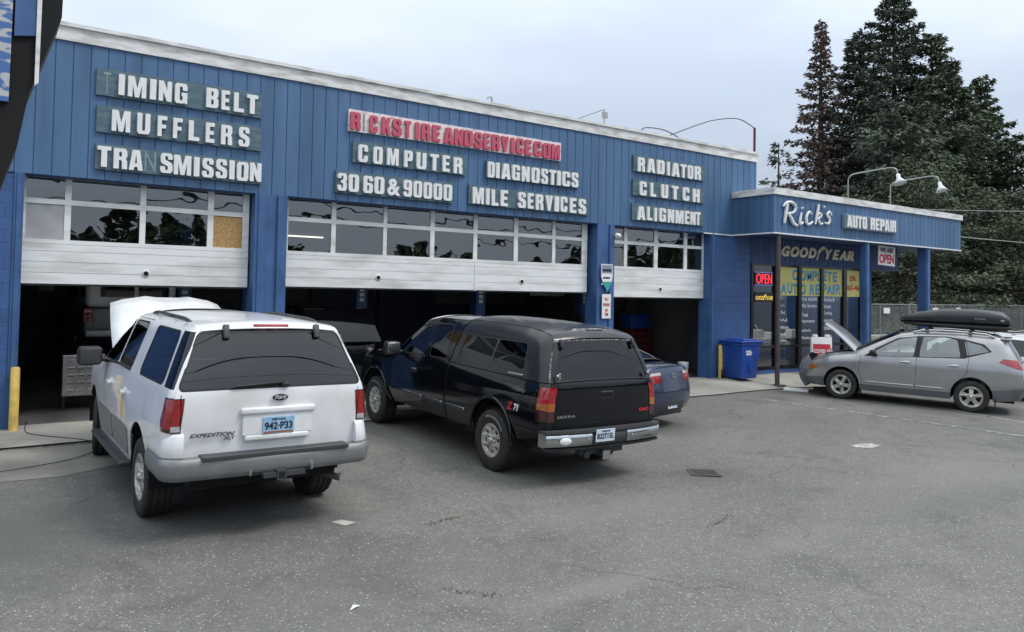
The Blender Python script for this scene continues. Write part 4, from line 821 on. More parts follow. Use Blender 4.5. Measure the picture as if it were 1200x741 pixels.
    MB().box(2.55, 3.75, -.66, .66, .6, .92).rbox(2.7, 3.4, -.3, .3, .85, 1.08, .05).build('engine', 'dark', r)
    underbody(r, -.95, 3.72, .70, .44, .75, [(0, .47), (3.02, .47)])
    for cx in (0, 3.02): well(r, cx, .47, .455, .96)
    pass
    MB().box(-1.0, 2.5, -.86, .86, .62, .70).build('cabin_floor', 'dark', r)
    seats(r, [(.25, (-.42, .42)), (1.3, (-.42, .42))], 'black')
    for x in (0, 3.02):
        for sg in (1, -1): wheel(r, x, sg * .835, .392, .228, .265, 'five', sg, R(-9) if x > 1 else 0)
    # bumper: swept round the rear
    def sweep(prof, half, x0, rad, name, m, x1=-.52, cut=None):
        path = [(x1, half)] + [(x0 + rad - rad * math.sin(t), half - rad + rad * math.cos(t)) for t in np.linspace(0, math.pi / 2, 8)]
        path += [(x0 - .03, half * .3), (x0 - .035, 0)]; path = path + [(x, -y) for x, y in path[::-1][1:]]
        if cut: path = [q for q in path if q[1] * cut > .80]
        P = np.array(path); d = np.gradient(P, axis=0); nr = np.stack([d[:, 1], -d[:, 0]], -1); nr /= np.linalg.norm(nr, axis=1)[:, None]
        nr = -nr if np.sum(nr * (P - np.array([-.3, 0]))) < 0 else nr
        vs = [(p[0] + q[0] * o, p[1] + q[1] * o, z) for p, q in zip(P, nr) for o, z in prof]; k = len(prof)
        b = MB(); b.add(vs, [(i * k + j, i * k + j + 1, (i + 1) * k + j + 1, (i + 1) * k + j) for i in range(len(P) - 1) for j in range(k - 1)], 0, True)
        b.add([vs[j] for j in range(k)], [tuple(range(k))]); b.add([vs[-k + j] for j in range(k)], [tuple(range(k))]); return b.build(name, m, r)
    sweep([(-.16, .775), (-.01, .782), (.012, .765), (.022, .72), (.018, .64), (-.005, .585), (-.06, .57), (-.2, .575)], .995, -1.185, .17, 'bumper', 'cladding')
    for sg in (1, -1):
        sweep([(-.2, .786), (.0, .786), (.006, .80), (-.004, .88), (-.022, .97), (-.04, .995), (-.2, .998)], .995, -1.165, .17, 'bumper_corner', 'white_paint', cut=sg)
    MB().rbox(-1.24, -1.09, -.72, .68, .755, .796, .008, sm=False).build('step_pad', 'fog_plastic', r)
    b = MB(); b.rbox(-1.235, -1.2, -.36, .26, .645, .67, .012); b.rbox(-1.235, -1.2, -.36, -.33, .578, .65, .01); b.rbox(-1.235, -1.2, .23, .26, .578, .65, .01); b.build('hitch_recess', 'cladding', r)
    MB().box(-1.222, -1.20, -.33, .23, .58, .65).build('recess_panel', 'black', r)
    b = MB(); b.box(-1.30, -1.0, -.075, .015, .53, .62); b.box(-1.29, -1.22, -.26, .14, .56, .60); b.build('tow_hitch', 'fog_plastic', r); MB().box(-1.302, -1.3005, -.06, 0, .545, .605).build('hitch_opening', 'dark', r)
    MB().tube([(-.4, -.62, .42), (-1.1, -.66, .44), (-1.2, -.68, .45)], .035).build('exhaust_pipe', 'steel', r)
    # rear details
    b = MB(); b.rbox(-1.172, -1.12, -.385, .335, 1.135, 1.20, .02); b.build('tailgate_handle', 'white_paint', r)
    b = MB(); b.rbox(-1.158, -1.10, -.335, .29, .885, .945, .02); b.build('plate_ledge', 'white_paint', r)
    MB().box(-1.152, -1.12, -.36, .31, .945, 1.135).build('plate_recess', 'white_paint', r)
    plate(r, -1.157, -.025, .948, .305, .155, '942\u00b7P33', 'plate_blue', 'NEVADA', 0, 'lamp_amber')
    b = MB(); b.lathe([(0, .010), (.05, .009), (.054, .004), (.055, 0)], 28, 'y'); o = b.build('badge', 'chrome', r, T=Matrix.Translation((-1.155, -.03, 1.285)) @ Matrix.Rotation(R(-90), 4, 'Z') @ Matrix.Rotation(R(180), 4, 'Z') @ Matrix.Diagonal((1.45, 1, .62, 1)))
    b = MB(); b.lathe([(0, .0145), (.048, .0125), (.052, .008)], 28, 'y'); b.build('badge_face', 'ink', o, T=Matrix.Translation((-1.155, -.03, 1.285)) @ Matrix.Rotation(R(90), 4, 'Z') @ Matrix.Diagonal((1.45, 1, .62, 1)))
    back_text(r, 'Ford', -1.1722, .025, 1.27, .11, .038, 'sign_white', .003, .3, name='badge_lettering', bold=0)
    back_text(r, 'EXPEDITION', -1.133, .775, .955, .40, .036, 'ink', .006, .4); back_text(r, 'XLT', -1.133, .475, .918, .10, .03, 'ink', .006, .1)
    b = MB(); T = Matrix.Translation((-.875, 0, 1.935))
    b.rbox(-.035, .01, -.175, .175, -.022, .03, .015, T=T @ Matrix.Translation((0, .0, 0))); b.build('brake_light', 'brake_red', r)
    for y in (.435, -.455):
        b = MB(); b.rbox(-.02, .02, -.03, .03, -.07, .07, .012, T=Matrix.Translation((-.925, y, 1.895)) @ Matrix.Rotation(R(20), 4, 'Y')); b.build('window_hinge', 'fog_plastic', r)
    b = MB(); b.tube([(-1.115, -.08, 1.40), (-1.14, -.06, 1.425), (-1.135, .40, 1.40)], [.014, .012, .008]); b.tube([(-1.12, -.06, 1.415), (-1.12, .42, 1.385)], .009); b.rbox(-1.15, -1.10, -.12, -.04, 1.38, 1.42, .012); b.build('rear_wiper', 'black', r)
    # roof rails, steps, mirrors, handles
    for sg in (1, -1):
        b = MB(); y = sg * .64
        b.tube([(-.50, y, 1.925), (-.38, y, 1.965), (-.2, y, 1.98), (1.0, y, 1.982), (1.2, y, 1.965), (1.34, y, 1.92)], [.014, .017, .017, .017, .017, .014]); 
        for x in (-.36, .35, 1.15): b.rbox(x - .07, x + .07, y - .022, y + .022, 1.90, 1.97, .012)
        b.build('roof_rail', 'fog_plastic', r)
        b = MB(); b.rbox(.52, 2.52, min(sg * .90, sg * 1.06), max(sg * .90, sg * 1.06), .375, .43, .02); 
        for k in range(3): b.box(.6, 2.44, sg * (1.0 + .018 * k) - .004, sg * (1.0 + .018 * k) + .004, .4305, .435)
        b.build('running_board', 'fog_plastic', r)
        b = MB(); b.rbox(2.02, 2.20, min(sg * 1.04, sg * 1.30), max(sg * 1.04, sg * 1.30), 1.28, 1.50, .045); b.tube([(2.12, sg * .93, 1.33), (2.12, sg * 1.08, 1.35)], .03); o = b.build('door_mirror', 'black', r)
        MB().rbox(2.010, 2.02, min(sg * 1.06, sg * 1.28), max(sg * 1.06, sg * 1.28), 1.30, 1.48, .004).build('mirror_glass', 'fog_plastic', o)
        for x in (1.62, .74):
            b = MB(); b.rbox(x - .02, x + .17, min(sg * .985, sg * 1.04), max(sg * .985, sg * 1.04), 1.10, 1.145, .02); b.rbox(x + .02, x + .13, min(sg * .97, sg * 1.004), max(sg * .97, sg * 1.004), 1.07, 1.17, .02); b.build('door_handle', 'white_paint', r)
        P_ = [(x, 1.375 - .05 * max(0, (x - 1.4) / .9) - .0 * x) for x in np.linspace(.72, 2.36, 12)]; MB().tube([(x, sg * (float(S.Y(np.array([x]), np.array([z]))[0]) + .002), z - .004) for x, z in P_], .015, 6).build('belt_moulding', 'black', r)
    return r
expedition()
# ---- black extended-cab pickup with a fibreglass canopy over its bed
def sierra():
    r = car_root('black_pickup', 'black extended-cab pickup with a matching canopy over its bed', 'pickup truck', 15.848, -5.345, 1.563)
    rear = [(-1.07, .60), (-1.10, .80), (-1.105, 1.05), (-1.10, 1.235), (-1.07, 1.275), (-1.0, 1.50), (-.90, 1.765)]
    lip = [(-.90, 1.765), (-.86, 1.81), (-.74, 1.845), (-.4, 1.885), (.4, 1.905), (1.1, 1.905)]
    roof = [(1.1, 1.905), (1.35, 1.895), (2.0, 1.885), (2.35, 1.83)]
    scr = [(2.35, 1.83), (2.65, 1.62), (3.08, 1.30)]; hood = [(3.08, 1.30), (3.6, 1.25), (4.2, 1.18), (4.42, 1.12)]; nose = [(4.42, 1.12), (4.54, .95), (4.56, .7), (4.5, .5)]
    bot = [(4.5, .5), (3.0, .47), (.9, .47), (-.7, .52)]
    sil = rear + lip[1:] + roof[1:] + scr[1:] + hood[1:] + nose[1:] + bot[1:]
    S = Shell(sil, [(.4, .91), (.55, .955), (.75, .985), (.95, .985), (1.08, .975), (1.22, .94), (1.30, .915), (1.5, .86), (1.75, .765), (1.9, .70)], [(-1.2, .03), (-.7, .0), (3.0, 0), (3.8, .01), (4.6, .12)], rr=.15, roundless=lambda a, b: a[1] < .54 and b[1] < .54)
    P = 'black_paint'
    S.key('body', 'body', P); S.key('cap', 'bed_canopy', 'canopy_black', None, -.006); S.key('door', 'door', P); S.key('door2', 'rear_door', P); S.key('tail', 'tailgate', P)
    S.key('g1', 'side_window', 'g_tint', 'door', .006); S.key('g2', 'side_window', 'g_tint', 'door2', .006); S.key('g3', 'canopy_window', 'g_black', 'cap', .004); S.key('g4', 'canopy_window', 'g_black', 'cap', .004)
    S.key('trim', 'window_trim', 'black', None, .002); S.key('wtrim', 'window_frame', 'fog_plastic', 'cap', -.001); S.key('rg', 'canopy_hatch', 'g_black', 'cap', .004); S.key('ws', 'windscreen', 'g_tint', None, .004)
    S.key('lamp', 'tail_lamp', 'lamp_red', None, -.006); S.key('lampa', 'amber_lens', 'lamp_amber', 'lamp', -.0075); S.key('lampd', 'lower_lens', 'lamp_dark', 'lamp', -.0075); S.key('peel', 'peeling_edge', 'peel', 'cap', -.001)
    S.key('lampR', 'tail_lamp', 'lamp_red', None, -.006)
    G1 = rnd([(1.97, 1.31), (2.92, 1.30), (2.78, 1.44), (2.42, 1.72), (2.02, 1.79)], .05); G2 = rnd([(1.36, 1.33), (1.86, 1.315), (1.91, 1.80), (1.44, 1.80)], .05)
    G3 = rnd([(-.60, 1.38), (.16, 1.365), (.13, 1.70), (-.52, 1.70)], .06); G4 = rnd([(.20, 1.365), (1.0, 1.35), (.98, 1.70), (.17, 1.70)], .06)
    GW = rnd([(-.62, 1.365), (1.02, 1.335), (.995, 1.715), (-.535, 1.715)], .08)
    reg = [('cap', [(-1.2, 1.262), (1.155, 1.285), (1.10, 1.95), (-1.2, 1.95)]), ('door', [(1.92, .52), (3.0, .52), (3.02, 1.29), (2.85, 1.42), (2.43, 1.79), (1.97, 1.84), (1.92, 1.3)]), ('door2', [(1.28, .52), (1.92, .52), (1.92, 1.3), (1.97, 1.845), (1.36, 1.85), (1.28, 1.3)]),
           ('trim#1', grow(G1, .02)), ('trim#2', grow(G2, .02)), ('g1', G1), ('g2', G2), ('wtrim', GW), ('g3', G3), ('g4', G4),
           ('lamp', [(-1.2, .93), (-.985, .95), (-.995, 1.215), (-1.2, 1.215)]), ('lampa', [(-1.2, .93), (-.983, .945), (-.985, 1.02), (-1.2, 1.02)]), ('lampd', [(-1.2, .80), (-.985, .81), (-.983, .93), (-1.2, .93)]),
           ('peel', [(-1.09, 1.275), (-1.055, 1.275), (-.895, 1.80), (-.93, 1.80)]),
           ('void', arch(0, .46, .485)), ('void', arch(3.645, .46, .485))]
    seams = [([(1.22, .47), (1.235, 1.28), (1.10, 1.92)], .035), ([(-1.2, 1.262), (1.2, 1.285)], .012), ([(1.92, .5), (1.92, 1.3), (1.97, 1.85)], .009), ([(1.28, .5), (1.28, 1.3), (1.36, 1.85)], .009), ([(3.02, .5), (3.03, 1.29)], .009), ([(1.36, 1.852), (1.97, 1.847), (2.44, 1.80), (2.9, 1.40)], .006), ([(-1.2, .70), (-.49, .70)], .010)]
    S.side(sil, reg, seams)
    RG = rnd([(-.93, 1.29), (.93, 1.29), (.90, 1.55), (.86, 1.74), (-.86, 1.74), (-.90, 1.55)], .07)
    regs = [('cap', [(-1, 1.262), (1, 1.262), (1, 1.9), (-1, 1.9)]), ('tail', [(-.875, .725), (.875, .725), (.875, 1.25), (-.875, 1.25)]), ('peel', [(-1, 1.746), (1, 1.746), (1, 1.766), (-1, 1.766)]), ('trim', grow(RG, .012)), ('rg', RG)]
    for sg, k in ((1, '|L'), (-1, '|R')): 
        X = lambda Q: [(sg * a, b) for a, b in Q]
        regs += [('lamp' + k, X([(.89, .93), (1, .93), (1, 1.215), (.89, 1.215)])), ('lampa' + k, X([(.89, .93), (1, .93), (1, 1.02), (.89, 1.02)])), ('lampd' + k, X([(.89, .80), (1, .80), (1, .93), (.89, .93)]))]
    S.strip(rear, 'z', regs, [([(-1, 1.256), (1, 1.256)], .012), ([(-.88, .71), (-.88, 1.25)], .009), ([(.88, .71), (.88, 1.25)], .009), ([(-.9, .715), (.9, .715)], .009)], .05)
    S.strip(lip, 'x', [('cap', [(-1, -1), (1, -1), (1, 1.2), (-1, 1.2)]), ('peel', blob(.0, -.76, .8, .05, 30, .5, 2))], [], .06); S.strip(roof, 'x', [], [([(-1, 1.14), (1, 1.14)], .035)], .04)
    S.strip(scr, 'x', [('trim#s', [(-1, 2.36), (1, 2.36), (1, 3.1), (-1, 3.1)]), ('ws', [(-.93, 2.40), (.93, 2.40), (.95, 3.02), (-.95, 3.02)])], [], .10); S.strip(hood, 'x', [], [], .05); S.strip(nose, 'z', [('trim#n', [(-.7, .72), (.7, .72), (.7, 1.0), (-.7, 1.0)])], [], .12)
    S.build(r)
    underbody(r, -1.0, 4.4, .80, .42, .8, [(0, .48), (3.645, .48)])
    for cx in (0, 3.645): well(r, cx, .46, .475, .94)
    pass; MB().box(-1.05, 3.1, -.84, .84, .72, .8).build('cabin_floor', 'dark', r); seats(r, [(2.0, (-.42, .42))], 'black')
    for x in (0, 3.645):
        for sg in (1, -1):
            o = wheel(r, x, sg * .845, .40, .218, .265, 'slots', sg)
            b = MB(); b.prism([((.305 + .03 * q) * math.cos(t), (.305 + .03 * q) * math.sin(t)) for q, ts in ((0, np.linspace(1.2, 2.6, 14)), (1, np.linspace(2.6, 1.2, 14))) for t in ts], .1335, .135, 'y'); b.build('sidewall_lettering', 'steel', o)
    for sg in (1, -1):      # flared arch lips
        for cx in (0, 3.645): MB().tube([(cx - .495 * math.cos(t), sg * .985, .46 + .495 * math.sin(t)) for t in np.linspace(-.1, math.pi + .1, 18)], .022, 6).build('arch_lip', P, r)
        b = MB(); 
        for x0, x1 in ((.66, 1.20), (1.29, 1.905), (1.935, 3.0)): b.rbox(x0, x1, min(sg * .97, sg * 1.0), max(sg * .97, sg * 1.0), .672, .715, .012); b.box(x0 + .01, x1 - .01, sg * .992 - .009, sg * .992 + .0095, .683, .703, 1)
        b.build('side_moulding', ['chrome', 'black'], r)
        b = MB(); b.rbox(2.68, 2.84, min(sg * .99, sg * 1.24), max(sg * .99, sg * 1.24), 1.24, 1.46, .05); b.tube([(2.80, sg * .90, 1.28), (2.80, sg * 1.03, 1.30)], .035); o = b.build('door_mirror', 'black', r); MB().rbox(2.670, 2.681, min(sg * 1.01, sg * 1.22), max(sg * 1.01, sg * 1.22), 1.27, 1.44, .004).build('mirror_glass', 'chrome', o)
        b = MB(); b.rbox(2.12, 2.32, min(sg * .972, sg * .992), max(sg * .972, sg * .992), 1.02, 1.10, .008); o = b.build('door_handle', 'black', r); MB().rbox(2.15, 2.29, min(sg * .98, sg * 1.0), max(sg * .98, sg * 1.0), 1.075, 1.092, .006).build('handle_edge', 'chrome', o)
        MB().rbox(-.62, -.30, min(sg * .90, sg * .945), max(sg * .90, sg * .945), 1.30, 1.325, .008).build('canopy_latch', 'steel', r)
    left_text(r, 'Z', -.40, .992, .87, .13, .095, 'sign_red', .012, .25, bold=.03); left_text(r, '71', -.545, .990, .87, .10, .085, 'sign_white', .012, .25, bold=.02)
    # rear: bumper, plate, hitch
    def bump(y0, y1, name, m, z0=.50, z1=.665, xo=-1.262):
        n = 14; ys = np.linspace(y0, y1, n); vs = []
        for y in ys:
            x = xo + .11 * abs(y / .97) ** 3
            for dx, z in ((.16, z1 - .005), (.02, z1), (.0, z1 - .02), (-.004, (z0 + z1) / 2), (.012, z0 + .015), (.04, z0), (.16, z0)): vs.append((x + dx, y, z))
        b = MB(); b.add(vs, [(i * 7 + j, i * 7 + j + 1, i * 7 + j + 8, i * 7 + j + 7) for i in range(n - 1) for j in range(6)], 0, True); b.add(vs[:7], [tuple(range(7))]); b.add(vs[-7:], [tuple(range(7))]); return b.build(name, m, r)
    bump(.30, .935, 'bumper_end', 'chrome'); bump(-.935, -.28, 'bumper_end', 'chrome'); bump(-.279, .299, 'bumper_centre', 'fog_plastic', .49, .66, -1.25)
    b = MB(); n = 12
    pts = [(-1.267 + .11 * abs(y / .97) ** 3, y) for y in np.linspace(-.94, .94, n)]; b.prism([(x + .0, y) for x, y in pts] + [(-1.0, .94), (-1.0, -.94)], .667, .70, 'z'); b.build('bumper_step', 'fog_plastic', r)
    b = MB(); b.prism([(x + .03, y) for x, y in pts] + [(-1.0, .90), (-1.0, -.90)], .46, .492, 'z'); b.build('bumper_valance', 'black', r)
    b = MB(); b.lathe([(0, .006), (.05, .005), (.055, 0)], 20, 'y'); b.build('bumper_sticker', 'sign_white', r, T=Matrix.Translation((-1.244, .70, .585)) @ Matrix.Rotation(R(82), 4, 'Z') @ Matrix.Diagonal((1.5, 1, .8, 1)))
    for y in (.36, -.36): MB().lathe([(0, -.012), (.012, -.01), (.014, 0)], 10, 'y').build('bumper_bolt', 'steel', r, T=Matrix.Translation((-1.265, y, .59)) @ Matrix.Rotation(R(-90), 4, 'Z'))
    plate(r, -1.268, .10, .545, .305, .155, 'B32715L', 'plate_white', 'WASHINGTON', 4)
    b = MB(); b.tube([(-1.0, .25, .36), (-1.12, .25, .36)], .05); b.tube([(-1.0, .02, .36), (-1.18, .02, .36)], .04, 4); b.box(-1.1, -1.0, -.35, .35, .36, .42); b.build('tow_hitch', 'fog_plastic', r); MB().box(-1.2, -1.181, -.06, .06, .30, .41).build('hitch_end', 'steel', r)
    b = MB(); b.rbox(-1.162, -1.14, -.12, .10, 1.03, 1.15, .02); o = b.build('tailgate_handle', 'black', r); MB().rbox(-1.172, -1.158, -.10, .08, 1.09, 1.14, .01).build('handle_pull', 'blackgloss', o)
    back_text(r, 'SIERRA', -1.143, .775, .845, .29, .032, 'chrome', .006); back_text(r, 'GMC', -1.143, -.575, .86, .18, .04, 'sign_red', .006, bold=.04)
    for y in (.60, -.60): 
        b = MB(); b.rbox(-.02, .015, -.025, .025, -.09, .03, .01, T=Matrix.Translation((-.955, y, 1.755)) @ Matrix.Rotation(R(22), 4, 'Y')); b.build('hatch_hinge', 'black', r)
    for y in (.75, -.75): b = MB(); b.lathe([(0, -.03), (.022, -.03), (.026, 0)], 14, 'y'); b.rbox(-.015, .015, -.04, -.02, -.04, .04, .006); b.build('hatch_lock', 'chrome', r, T=Matrix.Translation((-1.115, y, 1.35)) @ Matrix.Rotation(R(-90), 4, 'Z'))
    b = MB(); b.rbox(-.85, -.80, -.17, .10, 1.875, 1.90, .01); b.build('canopy_light', 'black', r)
    return r
sierra()
# ---- dark blue compact saloon
def sedan():
    r = car_root('blue_saloon', 'small dark blue saloon mostly hidden behind the black pickup', 'car', 19.19, -3.30, 1.79)
    rear = [(-.84, .30), (-.93, .42), (-.955, .62), (-.925, .80), (-.90, .95), (-.865, 1.055)]
    deck = [(-.865, 1.055), (-.80, 1.075), (-.6, 1.085), (-.42, 1.10)]; rg = [(-.42, 1.10), (-.1, 1.24), (.42, 1.41)]; roof = [(.42, 1.41), (.9, 1.455), (1.4, 1.435), (1.68, 1.38)]
    scr = [(1.68, 1.38), (2.1, 1.17), (2.5, .97)]; hood = [(2.5, .97), (3.0, .90), (3.3, .76)]; nose = [(3.3, .76), (3.42, .58), (3.4, .35), (3.3, .25)]; bot = [(3.3, .25), (2, .2), (.5, .2), (-.6, .26)]
    sil = rear + deck[1:] + rg[1:] + roof[1:] + scr[1:] + hood[1:] + nose[1:] + bot[1:]
    S = Shell(sil, [(.2, .80), (.45, .845), (.8, .85), (.95, .83), (1.2, .70), (1.46, .56)], [(-1, .05), (-.5, .015), (.3, 0), (2.2, 0), (3.5, .16)], rr=.2, roundless=lambda a, b: a[1] < .31 and b[1] < .31)
    P = 'navy_paint'; S.key('body', 'body', P); S.key('boot', 'boot_lid', P); S.key('g1', 'side_window', 'g_tint', None, .005); S.key('trim', 'window_trim', 'black', None, .002); S.key('rg', 'rear_window', 'g_tint', None, .005); S.key('ws', 'windscreen', 'g_tint', None, .005)
    S.key('lamp', 'tail_lamp', 'lamp_red', None, -.006); S.key('lampR', 'tail_lamp', 'lamp_red', None, -.006); S.key('lc', 'clear_lens', 'lamp_clear', 'lamp', -.0075); S.key('valance', 'bumper_valance', 'fog_plastic', None, -.003)
    G1 = rnd([(.25, 1.0), (1.2, .98), (1.2, 1.35), (.55, 1.35)], .06); G2 = rnd([(1.27, .98), (2.2, .98), (1.7, 1.28), (1.27, 1.36)], .06)
    S.side(sil, [('trim#1', grow(G1, .02)), ('trim#2', grow(G2, .02)), ('g1', G1), ('g1#2', G2), ('lamp', [(-1, .82), (-.62, .90), (-.66, .985), (-1, .99)]), ('lc', [(-1, .935), (-.64, .94), (-.66, .985), (-1, .99)]), ('void', arch(0, .33, .36)), ('void', arch(2.57, .33, .36))], [([(1.235, .3), (1.235, 1.4)], .008), ([(.42, .42), (.25, .9)], .008), ([(2.2, .3), (2.25, .95)], .008), ([(-1, .66), (-.36, .62)], .006)])
    regs = [('boot', [(-.72, .66), (.72, .66), (.76, 1.06), (-.76, 1.06)]), ('valance', [(-.6, .32), (.6, .32), (.52, .50), (-.52, .50)])]
    for sg, k in ((1, '|L'), (-1, '|R')): X = lambda Q: [(sg * a, b) for a, b in Q]; regs += [('lamp' + k, X([(.52, .87), (.60, .82), (1, .83), (1, .99), (.56, .985)])), ('lc' + k, X([(.53, .945), (1, .945), (1, .985), (.56, .985)]))]
    S.strip(rear, 'z', regs, [([(-.72, .66), (.72, .66)], .008), ([(.72, .66), (.77, 1.06)], .008), ([(-.72, .66), (-.77, 1.06)], .008)], .10)
    S.strip(deck, 'x', [], [], .03); S.strip(rg, 'x', [('trim#s', [(-1, -.42), (1, -.42), (1, .42), (-1, .42)]), ('rg', rnd([(-.93, -.39), (.93, -.39), (.90, .39), (-.90, .39)], .06))], [], .09); S.strip(roof, 'x', [], [], .06)
    S.strip(scr, 'x', [('ws', [(-.94, 1.7), (.94, 1.7), (.94, 2.46), (-.94, 2.46)])], [], .1); S.strip(hood, 'x', [], [], .05); S.strip(nose, 'z', [], [], .14); S.build(r)
    underbody(r, -.8, 3.2, .68, .2, .5, [(0, .37), (2.57, .37)])
    for cx in (0, 2.57): well(r, cx, .33, .355, .81)
    pass; MB().box(-.8, 2.4, -.7, .7, .45, .52).build('cabin_floor', 'dark', r); seats(r, [(1.0, (-.35, .35))], 'black', -.20)
    for x in (0, 2.57):
        for sg in (1, -1): wheel(r, x, sg * .735, .305, .19, .185, 'seven', sg)
    plate(r, -1.03, .02, .37, .305, .155, 'BHW1423'[:3] + 'L', 'plate_white', None, 0)
    b = MB(); b.lathe([(.026, 0), (.034, .006), (.042, 0)], 24, 'y'); b.build('badge', 'chrome', r, T=Matrix.Translation((-1.02, .0, .945)) @ Matrix.Rotation(R(90), 4, 'Z') @ Matrix.Diagonal((1.5, 1, .9, 1)))
    b = MB(); b.box(-.957, -.950, -.70, -.60, .60, .68); b.build('sticker', 'lamp_amber', r)
    return r
sedan()
# ---- grey crossover, bonnet up, with a roof box
def rogue():
    r = car_root('grey_crossover', 'grey metallic crossover with its bonnet up and a black box on its roof', 'car', 28.183, -5.356, 1.953)
    rear = [(-.83, .33), (-.93, .50), (-.97, .70), (-.93, .95), (-.88, 1.10), (-.76, 1.33), (-.60, 1.60)]
    roof = [(-.60, 1.60), (-.62, 1.645), (-.42, 1.685), (.2, 1.725), (.8, 1.72), (1.2, 1.685), (1.46, 1.63)]
    lip = [(-.60, 1.60), (-.58, 1.645), (-.42, 1.685), (.2, 1.725), (.8, 1.72), (1.2, 1.685), (1.46, 1.63)]
    scr = [(1.46, 1.63), (1.95, 1.39), (2.45, 1.13)]; hood = [(2.45, 1.13), (2.9, 1.06), (3.25, .96), (3.42, .84)]; nose = [(3.42, .84), (3.58, .66), (3.60, .45), (3.48, .27)]; bot = [(3.48, .27), (2.2, .25), (.5, .25), (-.5, .29)]
    sil = rear + lip[1:] + scr[1:] + hood[1:] + nose[1:] + bot[1:]
    S = Shell(sil, [(.2, .84), (.4, .885), (.7, .90), (.95, .895), (1.1, .865), (1.4, .76), (1.75, .64)], [(-1.1, .07), (-.5, .02), (.4, 0), (2.3, 0), (3.0, .05), (3.7, .26)], rr=.2, roundless=lambda a, b: a[1] < .34 and b[1] < .34)
    P = 'grey_paint'; S.key('body', 'body', P); S.key('door', 'front_door', P); S.key('door2', 'rear_door', P); S.key('low', 'lower_trim', 'grey_plastic', None, -.004); S.key('tail', 'tailgate', P)
    S.key('g1', 'side_window', 'g_clear', 'door', .005); S.key('g2', 'side_window', 'g_clear', 'door2', .005); S.key('g3', 'quarter_window', 'g_clear', None, .005); S.key('trim', 'window_trim', 'black', None, .001); S.key('rg', 'rear_window', 'g_clear', None, .005); S.key('ws', 'windscreen', 'g_clear', None, .005)
    S.key('lamp', 'tail_lamp', 'lamp_red', None, -.008); S.key('hl', 'headlamp', 'lamp_amber', None, -.004); S.key('lampR', 'tail_lamp', 'lamp_red', None, -.008)
    G1 = rnd([(1.16, 1.13), (2.08, 1.08), (1.90, 1.25), (1.50, 1.50), (1.10, 1.585)], .04); G2 = rnd([(.22, 1.19), (1.04, 1.14), (.98, 1.595), (.52, 1.61), (.30, 1.57)], .05); G3 = rnd([(.10, 1.235), (-.32, 1.36), (-.18, 1.48), (.16, 1.56)], .04)
    BAND = [(.08, 1.20), (.15, 1.17), (2.2, 1.065), (1.95, 1.27), (1.52, 1.53), (1.05, 1.61), (.50, 1.635), (.14, 1.59), (-.22, 1.51), (-.37, 1.355)]
    reg = [('door', [(1.12, .36), (2.22, .36), (2.30, .75), (2.27, 1.09), (2.0, 1.26), (1.52, 1.56), (1.07, 1.645), (1.09, 1.1)]), ('door2', [(.44, .36), (1.12, .36), (1.09, 1.1), (1.07, 1.645), (.45, 1.665), (.14, 1.60), (.06, 1.2), (.10, .85), (.30, .62)]),
           ('low', [(-1.1, .2), (3.7, .2), (3.7, .44), (3.0, .50), (2.2, .40), (.5, .40), (-.2, .50), (-1.1, .62)]),
           ('trim', BAND), ('g1', G1), ('g2', G2), ('g3', G3), ('lamp', [(-1.1, .99), (-.86, 1.02), (-.50, 1.14), (-.58, 1.22), (-1.1, 1.19)]), ('hl', [(3.22, .72), (3.42, .62), (3.48, .70), (3.36, .80)]), ('void', arch(0, .37, .405)), ('void', arch(2.69, .37, .405))]
    seams = [([(1.12, .33), (1.09, 1.1), (1.07, 1.65)], .008), ([(2.22, .36), (2.30, .75), (2.27, 1.09)], .008), ([(.44, .42), (.30, .62), (.10, .85), (.06, 1.2), (.14, 1.6)], .008), ([(-1.1, .62), (-.40, .58)], .006), ([(.14, 1.6), (.45, 1.668), (1.07, 1.648), (1.52, 1.565), (2.0, 1.265)], .006), ([(2.32, 1.12), (3.0, 1.0), (3.35, .86)], .008)]
    S.side(sil, reg, seams)
    RG = rnd([(-.90, 1.13), (.90, 1.13), (.86, 1.56), (-.86, 1.56)], .1); regs = [('low', [(-1, .3), (1, .3), (1, .60), (-1, .60)]), ('trim', grow(RG, .025)), ('rg', RG)]
    for sg, k in ((1, '|L'), (-1, '|R')): regs.append(('lamp' + k, [(sg * a, b) for a, b in [(.78, 1.0), (1, 1.0), (1, 1.19), (.82, 1.18)]]))
    S.strip(rear, 'z', regs, [([(-.8, .72), (.8, .72)], .008)], .09); S.strip(lip[2:], 'x', [], [], .045); S.strip(lip[:3], 'z', [], [], .045)
    S.strip(scr, 'x', [('trim#s', [(-1, 1.46), (1, 1.46), (1, 2.45), (-1, 2.45)]), ('ws', [(-.94, 1.5), (.94, 1.5), (.94, 2.40), (-.94, 2.40)])], [], .1); S.strip(hood, 'x', [('void', [(-.82, 2.5), (.82, 2.5), (.74, 3.2), (-.74, 3.2)])], [], .04); S.strip(nose, 'z', [('low', [(-1, .2), (1, .2), (1, .5), (-1, .5)])], [], .22); S.build(r)
    b = MB(); n = 10; us = np.linspace(0, 1.02, 8); vs = []
    for off in (0, -.025):
        for u in us:
            for j in range(n + 1): t = -1 + 2 * j / n; yw = .76 - .16 * (u / 1.02) ** 2; vs.append((u - .06 * t * t * (u / 1.02), t * yw, off + .05 * (1 - t ** 4) - .10 * (u / 1.02) ** 3))
    m_ = len(us) * (n + 1)
    for o in (0, m_): b.add(vs, [(o + i * (n + 1) + j, o + i * (n + 1) + j + 1, o + (i + 1) * (n + 1) + j + 1, o + (i + 1) * (n + 1) + j) for i in range(len(us) - 1) for j in range(n)], 0 if o == 0 else 1, True)
